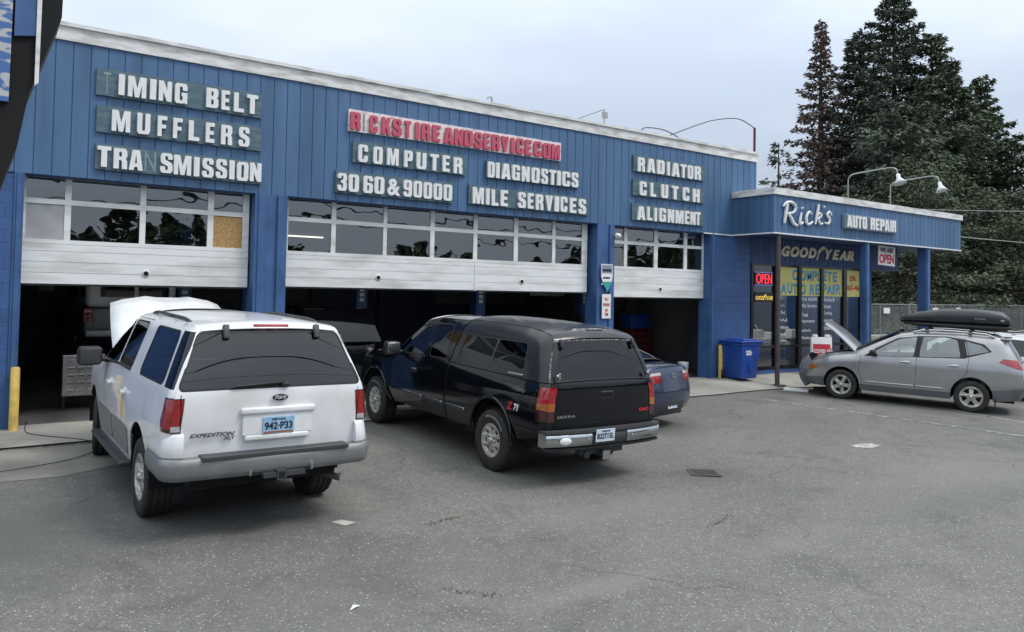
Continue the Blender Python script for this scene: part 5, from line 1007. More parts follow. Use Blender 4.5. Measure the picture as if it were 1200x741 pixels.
    rim = list(range(n + 1)) + [i * (n + 1) + n for i in range(1, len(us))] + [(len(us) - 1) * (n + 1) + j for j in range(n - 1, -1, -1)] + [i * (n + 1) for i in range(len(us) - 2, 0, -1)]
    b.add(vs, [(a, c, c + m_, a + m_) for a, c in zip(rim, rim[1:] + rim[:1])], 0)
    b.build('bonnet', [P, 'primer_grey'], r, T=Matrix.Translation((2.40, 0, 1.14)) @ Matrix.Rotation(R(-46), 4, 'Y'), fix=False)
    MB().box(2.45, 3.15, -.52, .52, .5, .80).rbox(2.6, 3.2, -.3, .3, .78, .92, .05).build('engine', 'dark', r); MB().tube([(3.2, -.5, .85), (3.1, -.5, 1.6)], .008).build('bonnet_prop', 'steel', r)
    underbody(r, -.8, 3.08, .70, .26, .55, [(0, .41), (2.69, .41)])
    for cx in (0, 2.69): well(r, cx, .37, .395, .86)
    pass; MB().box(-.85, 2.5, -.78, .78, .5, .58).build('cabin_floor', 'dark', r); seats(r, [(.1, (-.38, .38)), (1.05, (-.38, .38))], 'seat', .06); MB().rbox(1.75, 2.25, -.72, .72, .85, 1.09, .08).build('dashboard', 'black', r)
    b = MB(); b.tube([(1.55 - .05 * math.sin(t), .38 + .18 * math.cos(t), 1.08 + .17 * math.sin(t)) for t in np.linspace(0, 2 * math.pi, 20)], .016, 6); b.build('steering_wheel', 'black', r)
    for x in (0, 2.69):
        for sg in (1, -1): wheel(r, x, sg * .785, .352, .226, .215, 'five', sg)
    for sg in (1, -1):
        b = MB(); b.rbox(.56, 1.10, min(sg * .885, sg * .905), max(sg * .885, sg * .905), .455, .485, .008); b.rbox(1.14, 2.16, min(sg * .885, sg * .905), max(sg * .885, sg * .905), .455, .485, .008); b.build('side_moulding', 'chrome', r)
        for x in (1.22, .24): b = MB(); b.rbox(x, x + .22, min(sg * .905, sg * .935), max(sg * .905, sg * .935), .985, 1.015, .013); b.rbox(x + .03, x + .14, min(sg * .885, sg * .898), max(sg * .885, sg * .898), .965, 1.03, .006); b.build('door_handle', 'chrome', r)
        b = MB(); y = sg * .60; b.tube([(-.42, y, 1.665), (-.25, y, 1.73), (0, y, 1.75), (.6, y, 1.765), (1.0, y, 1.745), (1.2, y, 1.69)], [.02, .024, .022, .022, .022, .02]); b.build('roof_rail', 'chrome', r)
        b = MB(); b.rbox(1.93, 2.06, min(sg * .92, sg * 1.08), max(sg * .92, sg * 1.08), 1.10, 1.23, .04); b.tube([(2.05, sg * .84, 1.12), (2.02, sg * .96, 1.14)], .025); b.build('door_mirror', 'black', r)
        for x in (-.45, 2.27): MB().box(x - .012, x + .012, min(sg * .70, sg * .87), max(sg * .70, sg * .87), .16, .36).build('mud_flap', 'black', r)
    MB().rbox(-.74, -.52, -.62, .62, 1.62, 1.665, .02).build('roof_spoiler', P, r)
    for x in (.05, .92): b = MB(); b.rbox(x - .04, x + .04, -.66, .66, 1.77, 1.80, .012); b.build('roof_bar', 'black', r)
    return r
rg_ = rogue()
def at_car(root, x, y, z): return root.matrix_world @ Vector((x, y, z))
bx = thing('roof_box', 'long black cargo box strapped to the roof of the grey crossover', 'roof box'); bx.matrix_world = rg_.matrix_world @ Matrix.Translation((.42, -.05, 1.80))
def shell_box(prof, n=14, mi=0):
    """prof: (x, zlow, zhigh, halfwidth) stations"""
    b = MB(); vs = []
    for x, zl, zh, hw in prof:
        for k in range(n):
            t = 2 * math.pi * k / n; c, s_ = math.cos(t), math.sin(t); q = lambda v: math.copysign(abs(v) ** .55, v)
            vs.append((x, hw * q(c), (zl + zh) / 2 + (zh - zl) / 2 * q(s_)))
    b.add(vs, [(i * n + k, i * n + (k + 1) % n, (i + 1) * n + (k + 1) % n, (i + 1) * n + k) for i in range(len(prof) - 1) for k in range(n)], mi, True)
    b.add(vs, [tuple(range(n)), tuple(range((len(prof) - 1) * n, len(prof) * n))], mi); return b
shell_box([(-1.12, .16, .20, .3), (-1.1, .13, .30, .40), (-.95, .12, .44, .43), (-.4, .115, .48, .44), (.2, .115, .46, .44), (.7, .12, .37, .42), (1.0, .125, .27, .36), (1.12, .13, .18, .2)]).build('lid', 'box_black', bx)
shell_box([(-1.11, .06, .13, .38), (-1.05, .0, .135, .42), (-.3, .0, .135, .43), (.7, .02, .135, .41), (1.0, .06, .135, .34), (1.10, .10, .135, .2)]).build('tray', 'black', bx)
link('lettering', (lambda me: (me.transform(Matrix.Translation((-.42, .445, .245)) @ Matrix.Rotation(R(180), 4, 'Z')), me)[1])(fit_text('THULE', .22, .035, .008, .03)), 'steel', bx)
MB().rbox(-1.0, -.93, .428, .446, .22, .26, .004).build('lock', 'steel', bx)
# ---- pale estate parked beyond the crossover
def far_car(name, label, x, y, th, m):
    r = car_root(name, label, 'car', x, y, th)
    rear = [(-.85, .4), (-.92, .7), (-.85, 1.1), (-.62, 1.56)]; lip = [(-.62, 1.56), (-.4, 1.64), (.4, 1.68), (1.1, 1.65), (1.42, 1.58)]; scr = [(1.42, 1.58), (1.9, 1.36), (2.4, 1.06)]; hood = [(2.4, 1.06), (2.9, .98), (3.35, .84)]; nose = [(3.35, .84), (3.52, .62), (3.45, .32)]; bot = [(3.45, .32), (-.6, .3)]
    sil = rear + lip[1:] + scr[1:] + hood[1:] + nose[1:] + bot[1:]
    S = Shell(sil, [(.3, .84), (.6, .89), (1.0, .88), (1.3, .78), (1.7, .62)], [(-1, .06), (.3, 0), (2.4, 0), (3.6, .2)], rr=.2, g=.09, roundless=lambda a, b: a[1] < .41 and b[1] < .41)
    S.key('body', 'body', m); S.key('g1', 'side_window', 'g_tint', None, .005); S.key('rg', 'rear_window', 'g_tint', None, .005); S.key('ws', 'windscreen', 'g_tint', None, .005); S.key('lamp', 'tail_lamp', 'lamp_red', None, -.006)
    G1 = rnd([(1.16, 1.06), (2.1, 1.04), (1.5, 1.44), (1.12, 1.52)], .05); G2 = rnd([(.2, 1.08), (1.07, 1.06), (1.05, 1.54), (.3, 1.53)], .05); G3 = rnd([(-.5, 1.14), (.1, 1.09), (.2, 1.53), (-.4, 1.50)], .05)
    S.side(sil, [('g1', G1), ('g1#2', G2), ('g1#3', G3), ('lamp', [(-1, .9), (-.75, .9), (-.65, 1.2), (-1, 1.2)]), ('void', arch(0, .36, .39)), ('void', arch(2.65, .36, .39))], [([(1.11, .35), (1.08, 1.6)], .01)])
    S.strip(rear, 'z', [('rg', [(-.88, 1.12), (.88, 1.12), (.85, 1.52), (-.85, 1.52)])], [], .08); S.strip(lip, 'x', [], [], .05); S.strip(scr, 'x', [('ws', [(-.93, 1.48), (.93, 1.48), (.93, 2.35), (-.93, 2.35)])], [], .1); S.strip(hood, 'x', [], [], .05); S.strip(nose, 'z', [], [], .15); S.build(r)
    for x in (0, 2.65):
        for sg in (1, -1): wheel(r, x, sg * .78, .34, .2, .21, 'five', sg)
    underbody(r, -.8, 3.3, .72, .26, .6, [(0, .4), (2.65, .4)])
    for sg in (1, -1): MB().tube([(-.4, sg * .58, 1.63), (-.2, sg * .58, 1.70), (1.0, sg * .58, 1.705), (1.2, sg * .58, 1.62)], .02).build('roof_rail', 'black', r)
far_car('white_estate', 'white estate car parked beyond the grey crossover, only its roof showing', 31.6, -4.9, 1.95, 'white_paint')
# ---------------------------------------------------------------- things on the forecourt
def bollard(x, y, h, r, label):
    z = gz(x, y); t = thing('bollard', label, 'bollard', (x, y, z), group='yellow bollards by the bay posts')
    b = MB(); b.lathe([(r, -.05), (r, h - .03), (r * .8, h - .005), (0, h)], 20); b.build('post', 'yellow', t); return t
bollard(9.80, -.12, .95, .062, 'yellow bollard at the left jamb of the leftmost bay'); bollard(25.72, -.10, .90, .062, 'yellow bollard between the right bay and the blue recycling bin')
# recycling cart
t = thing('recycling_bin', 'blue wheeled recycling bin beside the yellow bollard', 'bin', (26.03, -.50, gz(26.1, -.5) + .005), R(-4))
def taper(b, x0, x1, y0, y1, z0, z1, k, mi=0):
    cx, cy = (x0 + x1) / 2, (y0 + y1) / 2; T = Matrix.Identity(4); bm = bmesh.new(); bmesh.ops.create_cube(bm, size=1)
    for v in bm.verts: f = 1 if v.co.z > 0 else k; v.co = Vector((cx + v.co.x * (x1 - x0) * f, cy + v.co.y * (y1 - y0) * f, z0 + (v.co.z + .5) * (z1 - z0)))
    bmesh.ops.bevel(bm, geom=bm.edges[:], offset=.03, segments=3, profile=.5, affect='EDGES'); bm.verts.index_update()
    b.add([v.co.copy() for v in bm.verts], [[v.index for v in f.verts] for f in bm.faces], mi, True); bm.free()
b = MB(); taper(b, -.36, .36, -.40, .40, .05, 1.0, .78); b.rbox(-.385, .385, -.42, .42, .93, .985, .02); b.rbox(-.30, .30, -.385, -.34, .80, .86, .015); b.rbox(-.06, .06, -.37, -.33, .25, .75, .015); b.build('body', 'bin', t)
b = MB(); b.rbox(-.40, .40, -.44, .40, .99, 1.05, .025); b.rbox(-.26, .26, -.36, .3, 1.04, 1.085, .02); b.tube([(-.25, .44, 1.0), (.25, .44, 1.0)], .018); b.build('lid', 'bin', t)
for x in (-.34, .34): b = MB(); b.lathe([(0, -.03), (.12, -.03), (.13, 0), (.12, .03), (0, .03)], 18, 'y'); b.build('wheel', 'black', t, T=Matrix.Translation((x, .36, .13)) @ Matrix.Rotation(R(90), 4, 'Z'))
MB().rbox(.385, .47, -.36, -.1, .93, 1.0, .02).build('side_handle', 'black', t)
b = MB(); 
for k in range(4): b.box(-.2, .02 - .03 * (k % 2), -.402, -.3985, .70 - k * .045, .725 - k * .045)
b.build('label_print', 'sign_white', t, T=Matrix.Translation((0, .0, .1)) @ Matrix.Rotation(R(-1.5), 4, 'X'))
# A-frame board
t = thing('sandwich_board', 'white folding sandwich board with a red COVID 19 notice', 'sign', (29.36, -.72, gz(29.3, -.7)), R(-42))
for s_, nm in ((-1, 'front_panel'), (1, 'back_panel')):
    T = Matrix.Translation((0, s_ * .19, 0)) @ Matrix.Rotation(R(s_ * 9), 4, 'X')
    b = MB(); b.rbox(-.29, .29, -.02, .02, 0, 1.12, .02, T=T); b.rbox(-.24, -.10, -.02, .02, 1.10, 1.20, .015, T=T); b.rbox(.10, .24, -.02, .02, 1.10, 1.20, .015, T=T); o = b.build(nm, 'sign_white', t)
    if s_ < 0:
        MB().box(-.24, .24, -.026, -.0215, .35, .92, T=T).build('notice', 'sign_red', t)
        for s, z, w, h in (('COVID 19', .66, .44, .11), ('TESTING', .50, .36, .07), ('AVAILABLE', .39, .36, .06)):
            if s == 'COVID 19': me = fit_text(s, w, h, .004, .03); me.transform(T @ Matrix.Translation((-w / 2, -.027, z))); link('lettering', me, 'sign_white', t)
            else:
                bb = MB(); n = 12; bb.tube([T @ Vector((-w / 2 + w * i / n, -.028, z + (h if i % 2 else 0))) for i in range(n + 1)], .008, 5).build('small_print', 'sign_white', t)
# ramp planks in front of the crossover
t = thing('timber_ramp', 'stacked timbers and a pale board on the ground at the crossover’s front wheel', 'timber', (26.9, -2.35, gz(26.9, -2.4) - .018), R(-62))
b = MB(); b.rbox(-.5, .5, -.14, .14, 0, .05, .008, sm=False); b.build('plank', 'wood', t); MB().rbox(-.2, .45, -.12, .10, .052, .14, .008, sm=False).build('block', 'wood', t); MB().rbox(-.9, -.3, -.22, .16, .0, .06, .01, sm=False).build('board', 'sign_white', t)
# drain grate
t = thing('drain_grate', 'rusty square storm drain grate set in the asphalt', 'drain', (17.42, -6.76, gz(17.4, -6.76) - .018), R(-35)); t.scale = (.56, .56, 1)
b = MB(); 
for k in range(10): b.box(-.30 + k * .062, -.268 + k * .062, -.27, .27, .0, .012)
b.build('bars', 'grate', t); b = MB(); b.box(-.36, .34, -.33, -.28, 0, .014); b.box(-.36, .34, .28, .33, 0, .014); b.box(-.36, -.31, -.279, .279, 0, .014); b.box(.29, .34, -.279, .279, 0, .014); b.build('frame', 'grate', t); MB().box(-.31, .29, -.28, .28, -.0, .003).build('pit', 'dark', t)
# air hose from the bay
t = thing('air_hose', 'thin dark hose snaking over the concrete left of the white SUV', 'hose')
P = catmull([(10.0, .6), (9.95, -.4), (10.15, -.9), (10.55, -1.4), (10.75, -1.75), (10.6, -2.3), (10.2, -2.7), (9.4, -3.0), (8.6, -3.1)], 8); MB().tube([(x, y, gz(x, y) + (.012 if y > -1.5 else .004)) for x, y in P], .0055, 6).build('hose', 'black', t)
# litter, weeds in the cracks
def weeds(cx, cy, n, l, seed, dx=1, dy=0, name='crack_weeds'):
    rg = np.random.default_rng(seed); b = MB()
    for i in range(n):
        u = (rg.random() - .5) * l; x, y = cx + u * dx + rg.normal() * .025, cy + u * dy + rg.normal() * .025; z = gz(x, y) - .018
        for k in range(4): a = rg.random() * 6.28; h = .006 + .014 * rg.random(); b.add([(x, y, z), (x + .006 * math.cos(a + 1), y + .006 * math.sin(a + 1), z), (x + .016 * math.cos(a), y + .016 * math.sin(a), z + h)], [(0, 1, 2)])
    structure(b.build(name, 'hedge', fix=False), 'stuff')
weeds(12.9, -4.7, 60, .6, 1, .9, .3); weeds(13.3, -6.9, 50, .5, 2, .9, .2); weeds(12.6, -8.6, 40, .5, 3, .7, -.7); weeds(10.2, -1.6, 160, 1.6, 4, 1, .02); weeds(15.9, -8.3, 40, .6, 5, .95, .3)
t = tag(MB().add([(0, 0, .002), (.055, .01, .012), (.10, .035, .004), (.05, .05, .016)], [(0, 1, 2, 3)]).build('paper_scrap', 'sign_white', None, (11.64, -8.42, gz(11.64, -8.42) - .018)), 'small white scrap of paper lying alone on the asphalt', 'litter')
# gooseneck lamps on the canopy roof
def gooseneck(x, label):
    t = thing('gooseneck_lamp', label, 'lamp', (x, -1.15, 5.0), group='gooseneck lamps on the canopy')
    P = [(0, 0, 0), (0, 0, .62), (0, -.05, .75), (0, -.2, .82), (0, -.8, .85), (0, -1.25, .86), (0, -1.42, .80), (0, -1.46, .64)]
    MB().tube(catmull(P, 5), .017, 8).build('arm', 'steel', t)
    b = MB(); b.lathe([(.03, .0), (.05, -.02), (.055, -.13), (.08, -.16), (.17, -.29), (.165, -.29), (.07, -.15)], 22); b.build('shade', 'sign_white', t, T=Matrix.Translation((0, -1.46, .67)) @ Matrix.Rotation(R(-16), 4, 'X'))
gooseneck(30.0, 'white shaded gooseneck lamp nearer the shop name on the canopy roof'); gooseneck(32.3, 'white shaded gooseneck lamp farther from the shop name on the canopy roof')
# roof line bits
t = thing('service_mast', 'rust red service mast with a drooping cable at the roof corner', 'mast', (27.33, .1, 6.25)); MB().tube([(0, 0, 0), (0, 0, .78)], .035).build('mast', 'redtool', t)
P = catmull([(27.33, .1, 7.02), (26.6, .1, 7.18), (25.6, .1, 7.0), (24.8, .1, 6.72), (23.9, .1, 6.36)], 6); MB().tube([Vector(p) - Vector((27.33, .1, 6.25)) for p in P], .014, 6).build('cable', 'fog_plastic', t)
b = MB(); b.tube([Vector(p) - Vector((27.33, .1, 6.25)) for p in catmull([(24.35, .1, 6.3), (23.7, .1, 6.46), (23.0, .1, 6.43), (22.85, .1, 6.28)], 6)], .014, 6); b.build('cable', 'fog_plastic', t)
t = thing('antenna_bracket', 'small roof bracket with a grey box and a guy wire', 'antenna', (21.66, .15, 6.28)); b = MB(); b.tube([(0, 0, 0), (0, 0, .42)], .014); b.build('pole', 'steel', t); MB().rbox(-.05, .09, -.04, .04, .20, .36, .01).build('box', 'panel_grey', t); MB().tube([(0, 0, .42), (-.85, 0, .06)], .008, 6).build('guy_wire', 'fog_plastic', t)
t = tag(MB().tube(catmull([(18.35, .12, 6.26), (18.36, .12, 6.42), (18.30, .12, 6.47), (18.24, .12, 6.40)], 4), .022).build('vent_hook', 'steel'), 'short hooked pipe standing up from the white roof edge', 'vent pipe')
t = tag(MB().lathe([(0, -.12), (.05, -.12), (.07, -.03), (.05, .03), (0, .05)], 16, 'y', (21.93, -.05, 3.62)).build('security_camera', 'sign_white'), 'small white security camera high on the column by the right bay', 'camera')
# dark sign cabinet at the near left, on its own post out of frame
t = thing('pole_sign', 'weathered black and blue sign cabinet jutting into the upper left', 'sign', (8.2, -8.6, gz(8.2, -8.6)))
YS = 8.6
def cab(poly, y0, y1, nm, m): return MB().prism([(a - 8.2, z - gz(8.2, -8.6)) for a, z in poly], y0, y1, 'y').build(nm, m, t)
cab([(7.2, 4.9), (9.69, 4.9), (9.67, 3.76), (9.62, 3.60), (9.52, 3.28), (9.475, 2.98), (9.40, 2.72), (9.2, 2.3), (7.2, 2.3)], 0, .40, 'cabinet', 'dark')
cab([(9.545, 4.9), (9.575, 4.9), (9.565, 3.35), (9.545, 3.33)], -.03, -.001, 'edge_strip', 'coping')
cab([(9.44, 4.9), (9.543, 4.9), (9.543, 3.62), (9.44, 3.60)], -.02, -.001, 'side_panel', 'column'); cab([(7.3, 4.9), (9.436, 4.9), (9.425, 3.22), (7.3, 3.22)], -.025, -.001, 'face_panel', 'flaking')
MB().lathe([(.10, 0), (.10, 2.6)], 16, 'z', (-.6, .2, 0)).build('pole', 'steel', t)
# fence, rocks
t = thing('chain_link_fence', 'chain link fence with steel posts behind the office and parked cars', 'fence', (33.5, 6.0, gz(33.5, 2)))
b = MB()
for i in range(13): b2 = MB(); b2.tube([(i * 3.0, .15 * i, -.1), (i * 3.0, .15 * i, 2.12)], .03).build('post', 'steel', t)
MB().tube([(0, 0, 2.10), (36, 1.8, 2.10)], .022).build('top_rail', 'steel', t)
def mesh_wire():
    m, nt, bb = nmat('chain_link_mesh'); N = nt.nodes; L_ = nt.links; tc = N.new('ShaderNodeTexCoord'); out = None
    for sgn in (1, -1):
        mp = N.new('ShaderNodeMapping'); mp.inputs['Rotation'].default_value = (0, R(45 * sgn), 0); L_.new(tc.outputs['Object'], mp.inputs[0]); w = N.new('ShaderNodeTexWave'); w.inputs['Scale'].default_value = 2.4; L_.new(mp.outputs[0], w.inputs[0])
        g = N.new('ShaderNodeMath'); g.operation = 'GREATER_THAN'; g.inputs[1].default_value = .93; L_.new(w.outputs['Fac'], g.inputs[0])
        if out is None: out = g.outputs[0]
        else: mx = N.new('ShaderNodeMath'); mx.operation = 'MAXIMUM'; L_.new(out, mx.inputs[0]); L_.new(g.outputs[0], mx.inputs[1]); out = mx.outputs[0]
    bb.inputs['Base Color'].default_value = (.35, .36, .37, 1); bb.inputs['Metallic'].default_value = .6; bb.inputs['Roughness'].default_value = .5; L_.new(out, bb.inputs['Alpha']); return m
M['wire'] = mesh_wire(); MB().add([(0, .03, .02), (36, 1.83, .02), (36, 1.83, 2.08), (0, .03, 2.08)], [(0, 1, 2, 3)]).build('wire_mesh', 'wire', t, fix=False)
for lx, w, dz in ((4.6, .5, 0), (7.4, .45, -.15), (12.3, .55, 0), (16.2, .55, 0), (17.6, .6, 0), (20.5, .5, .02)):
    o = tag(MB().box(0, w, -.012, 0, 0, .28).build('fence_notice', 'sign_white', None, (33.5 + lx, 5.97 + .05 * lx, gz(40, 2) + 1.72 + dz)), 'small white notice wired to the top of the chain link fence', 'notice', 'white notices on the fence')
b = MB(); rg = np.random.default_rng(5)
t = thing('block_wall', 'low grey stacked block wall in front of the chain link fence', 'wall', (33.6, 4.6, -.4))
for i in range(16):
    for k in range(2): b.rbox(i * 1.5 + .4 * k, i * 1.5 + 1.46 + .4 * k, -.3, .3, .05 + k * .5, .53 + k * .5, .04, seg=2)
b.build('blocks', 'oldconc', t)
t = thing('red_drum', 'small red drum showing just above the grey crossover’s windscreen', 'drum', (38.3, 3.6, gz(38, 2))); b = MB(); b.lathe([(.25, 0), (.25, 1.5), (.20, 1.62), (.12, 1.7), (0, 1.72)], 18); b.build('drum', 'sign_red', t); MB().lathe([(.253, 1.2), (.253, 1.4)], 18).build('band', 'lamp_amber', t)
# ---------------------------------------------------------------- inside the bays
def lift_post(x, y, label, h=3.6):
    t = thing('lift_post', label, 'vehicle lift', (x, y, 0), group='two post lifts in the bays')
    b = MB(); b.box(-.14, .14, -.16, -.10, 0, h); b.box(-.14, -.09, -.10, .16, 0, h); b.box(.09, .14, -.10, .16, 0, h); b.build('column', 'column', t); MB().box(-.28, .28, -.3, .3, 0, .03).build('base_plate', 'steel', t)
    MB().rbox(-.18, .18, -.20, .2, .9, 1.5, .02, sm=False).build('carriage', 'fog_plastic', t)
    for k in range(5): MB().box(-.06, .06, -.166, -.1605, 1.9 + k * .13, 1.99 + k * .13).build('data_label', 'sign_white', t)
lift_post(17.25, 4.4, 'blue lift column with white stickers behind the white SUV'); lift_post(20.3, 3.6, 'blue lift column above the pickup roof'); lift_post(14.3, 3.9, 'blue lift column at the left of the wide bay'); lift_post(13.0, 4.2, 'blue lift column beside the raised pickup'); lift_post(24.6, 4.4, 'blue lift column in the right bay')
def lifted_pickup():
    r = car_root('raised_pickup', 'silver pickup with a white bed cover raised on the lift in the left bay', 'pickup truck', 11.86, 4.6, 1.60); r.location.z = .70
    b = MB()
    def body(z0, z1, x0, x1, hw, hw2, m, nm, rr=.06): b = MB(); taper(b, x0, x1, -hw2, hw2, z0, z1, hw / hw2); return b.build(nm, m, r)
    MB().rbox(-1.1, 4.3, -.88, .88, .55, 1.05, .08).build('body', 'cladding', r); 
    b = MB(); b.rbox(-1.05, 1.0, -.84, .84, 1.06, 1.62, .10); b.build('bed_cover', 'white_paint', r); MB().rbox(1.05, 2.6, -.80, .80, 1.06, 1.7, .16).build('cab', 'cladding', r)
    for y0, y1 in ((-.02, .60), (-.68, -.10)): MB().box(-1.062, -1.048, y0, y1, 1.28, 1.52).build('rear_window', 'g_black', r)
    for x0, x1 in ((-.9, -.1), (0, .85)): 
        for sg in (1, -1): MB().box(x0, x1, sg * .842 - .006, sg * .842 + .006, 1.25, 1.52).build('side_window', 'g_black', r)
    for sg in (1, -1): MB().rbox(-1.115, -1.0, min(sg * .72, sg * .89), max(sg * .72, sg * .89), .78, 1.04, .02).build('tail_lamp', 'lamp_red', r)
    MB().rbox(-1.22, -1.08, -.86, .86, .48, .62, .03).build('bumper', 'steel', r); MB().rbox(-1.118, -1.10, -.70, .70, .66, 1.03, .01).build('tailgate', 'cladding', r)
    for x in (0, 3.2):
        for sg in (1, -1): wheel(r, x, sg * .76, .36, .2, .24, 'slots', sg)
lifted_pickup()
t = thing('diamond_plate_box', 'dented diamond plate panel box standing in the left bay', 'box', (10.55, 1.65, .24)); MB().rbox(0, .66, 0, .3, 0, .72, .01, sm=False).build('box', 'diamond', t)
for i in range(5):
    for k in range(4): MB().rbox(.08 + k * .15, .19 + k * .15, -.012, .0, .08 + i * .13, .12 + i * .13, .005, sm=False).build('embossed_rib', 'chrome', t)
b = MB(); 
for x in (.02, .62): 
    for y in (.02, .26): b.box(x, x + .03, y, y + .03, -.24, 0)
b.build('stand', 'black', t)
def far_suv():
    r = car_root('dark_wagon', 'black boxy vehicle deep in the wide bay behind the white SUV', 'car', 15.2, 1.9, 1.62)
    MB().rbox(-1, 3.6, -.9, .9, .4, 1.15, .1).build('body', 'black_paint', r); b = MB(); taper(b, -.95, 1.9, -.72, .72, 1.15, 1.82, 1.22); b.build('cabin', 'black_paint', r)
    for x0, x1 in ((-.8, .2), (.3, 1.2)): MB().box(x0, x1, .80, .84, 1.22, 1.65).build('side_window', 'g_black', r)
    MB().tube([(-.9, -.70, 1.80), (-.99, -.86, 1.2)], .02).build('pillar_trim', 'steel', r); MB().rbox(1.5, 1.6, -1.2, -.95, 1.25, 1.42, .04).build('door_mirror', 'steel', r)
    for x in (0, 2.7):
        for sg in (1, -1): wheel(r, x, sg * .78, .37, .21, .23, 'slots', sg)
far_suv()
def chest(x, y, w, h, m, label, cat='tool chest', name='tool_chest', z=0):
    t = thing(name, label, cat, (x, y, z)); MB().rbox(0, w, 0, .5, .06, h, .015, sm=False).build('cabinet', m, t)
    n = 5
    for i in range(n): o = MB().rbox(.03, w - .03, -.02, .0, .10 + i * (h - .14) / n, .06 + (i + 1) * (h - .14) / n, .006, sm=False).build('drawer', m, t); MB().box(.08, w - .08, -.032, -.021, (i + 1) * (h - .14) / n, .012 + (i + 1) * (h - .14) / n).build('handle', 'steel', o)
    return t
chest(25.6, 3.2, .9, 1.15, 'redtool', 'red roller tool chest in the right bay'); chest(23.2, 6.4, 1.1, 1.0, 'navy', 'dark blue tool chest deep in the right bay')
t = thing('blue_tote', 'blue plastic tote on the red tool chest', 'tote', (25.6, 3.22, 1.155)); b = MB(); taper(b, 0, .8, 0, .46, 0, .42, .88); b.build('tub', 'bin', t); MB().rbox(-.03, .83, -.03, .49, .40, .44, .01).build('rim', 'bin', t)
t = tag(MB().rbox(0, .75, 0, .5, 0, .1, .02).build('cardboard_pad', 'card', None, (26.0, 5.0, 1.75)), 'tan padded seat cushion on the shelf in the right bay', 'cushion')
t = thing('shelf_unit', 'steel shelf unit against the right bay wall', 'shelf', (25.7, 4.8, 0)); 
for x in (0, 1.1): 
    for y in (0, .6): MB().box(x, x + .04, y, y + .04, 0, 2.2).build('upright', 'fog_plastic', t)
for z in (.3, 1.0, 1.72): MB().box(.0, 1.14, -.005, .645, z, z + .03).build('shelf', 'fog_plastic', t)
t = thing('white_bucket', 'white plastic bucket on the floor by the right bay post', 'bucket', (25.2, .75, 0)); b = MB(); b.lathe([(.0, .0), (.12, 0), (.15, .36), (.155, .38), (.14, .38), (.12, .02)], 20); b.build('pail', 'sign_white', t); MB().tube([(-.15, 0, .33), (-.1, -.12, .22), (.1, -.12, .22), (.15, 0, .33)], .005).build('handle', 'steel', t)
t = thing('work_bench', 'long dark work bench along the back wall', 'bench', (14.5, 9.6, 0)); MB().box(0, 3.4, 0, .8, .86, .92).build('top', 'wood', t)
for x in (.05, 3.25): MB().box(x, x + .1, .05, .75, 0, .858).build('leg', 'fog_plastic', t)
chest(18.4, 9.4, 1.4, 1.5, 'redtool', 'large red tool chest against the back wall', z=0)
def cutout(x, y, z, w, h, m, label, cat, name): o = MB().rbox(0, w, 0, .04, 0, h, .005, sm=False).build(name, m, None, (x, y, z)); return tag(o, label, cat)
cutout(16.0, 10.52, 2.2, 1.3, 1.0, 'panel_grey', 'pale grey notice panel on the back wall of the wide bay', 'panel', 'wall_panel'); cutout(25.0, 7.6, 2.1, 1.5, .7, 'sign_white', 'white wall cabinet high in the right bay', 'cabinet', 'wall_cabinet'); cutout(10.6, 9.9, 2.0, .35, .9, 'panel_grey', 'grey electrical panel on the wall of the left bay', 'panel', 'electrical_panel')
for i, (x, y, lab) in enumerate(((15.5, 5.0, 'lit fluorescent tube fitting seen through the wide bay door glass'),)):
    t = thing('tube_light', lab, 'ceiling light', (x, y, 3.5)); MB().box(0, 1.0, -.06, .06, .03, .09).build('fitting', 'sign_white', t); MB().tube([(0.02, 0, .01), (.98, 0, .01)], .016).build('tube', 'neon_tube', t); MB().tube([(.2, 0, .09), (.2, 0, .6)], .006).tube([(.8, 0, .09), (.8, 0, .6)], .006).build('hanger', 'steel', t)
for i, x in enumerate((11.4, 15.2, 19.6, 23.6)):  # added tubes, hidden behind the headers, to brighten the bays
    t = thing('tube_light', ('added unseen tube brightening the left bay', 'added unseen tube brightening the left of the wide bay', 'added unseen tube brightening the right of the wide bay', 'added unseen tube brightening the right bay')[i], 'ceiling light', (x, 1.05, 4.0)); MB().box(-.6, .6, -.08, .08, .05, .098).build('fitting', 'sign_white', t); MB().tube([(-.58, 0, .03), (.58, 0, .03)], .016).build('tube', 'fill_tube', t)
# office contents
t = thing('shop_counter', 'white service counter inside the office', 'counter', (28.2, 3.0, -.02)); MB().box(0, 3.2, 0, .6, 0, 1.05).build('front', 'panel_grey', t); MB().box(-.05, 3.25, -.08, .65, 1.052, 1.09).build('top', 'sign_white', t)
for i, (x, z, w, h) in enumerate(((28.5, 1.1, .5, .7), (29.5, 1.3, .6, .4), (30.4, 1.0, .5, .8), (31.3, 1.2, .6, .6))): cutout(x, 4.74, z, w, h, 'sign_white', 'white poster on the inner office wall', 'poster', 'wall_poster')['group'] = 'white posters on the inner office wall'
t = thing('display_rack', 'white paper filled rack just inside the office window', 'rack', (28.5, 1.2, -.02)); 
for z in (.3, .6, .9): MB().box(0, 2.6, 0, .35, z, z + .02).build('shelf', 'steel', t); 
for k in range(9): MB().rbox(.05 + k * .28, .27 + k * .28, .05, .3, .62 if k % 2 else .92, (.62 if k % 2 else .92) + .12 + .08 * (k % 3), .01).build('packet', 'sign_white', t)
for x in (0, 2.57): MB().box(x, x + .03, .0, .35, 0, .9).build('upright', 'steel', t)
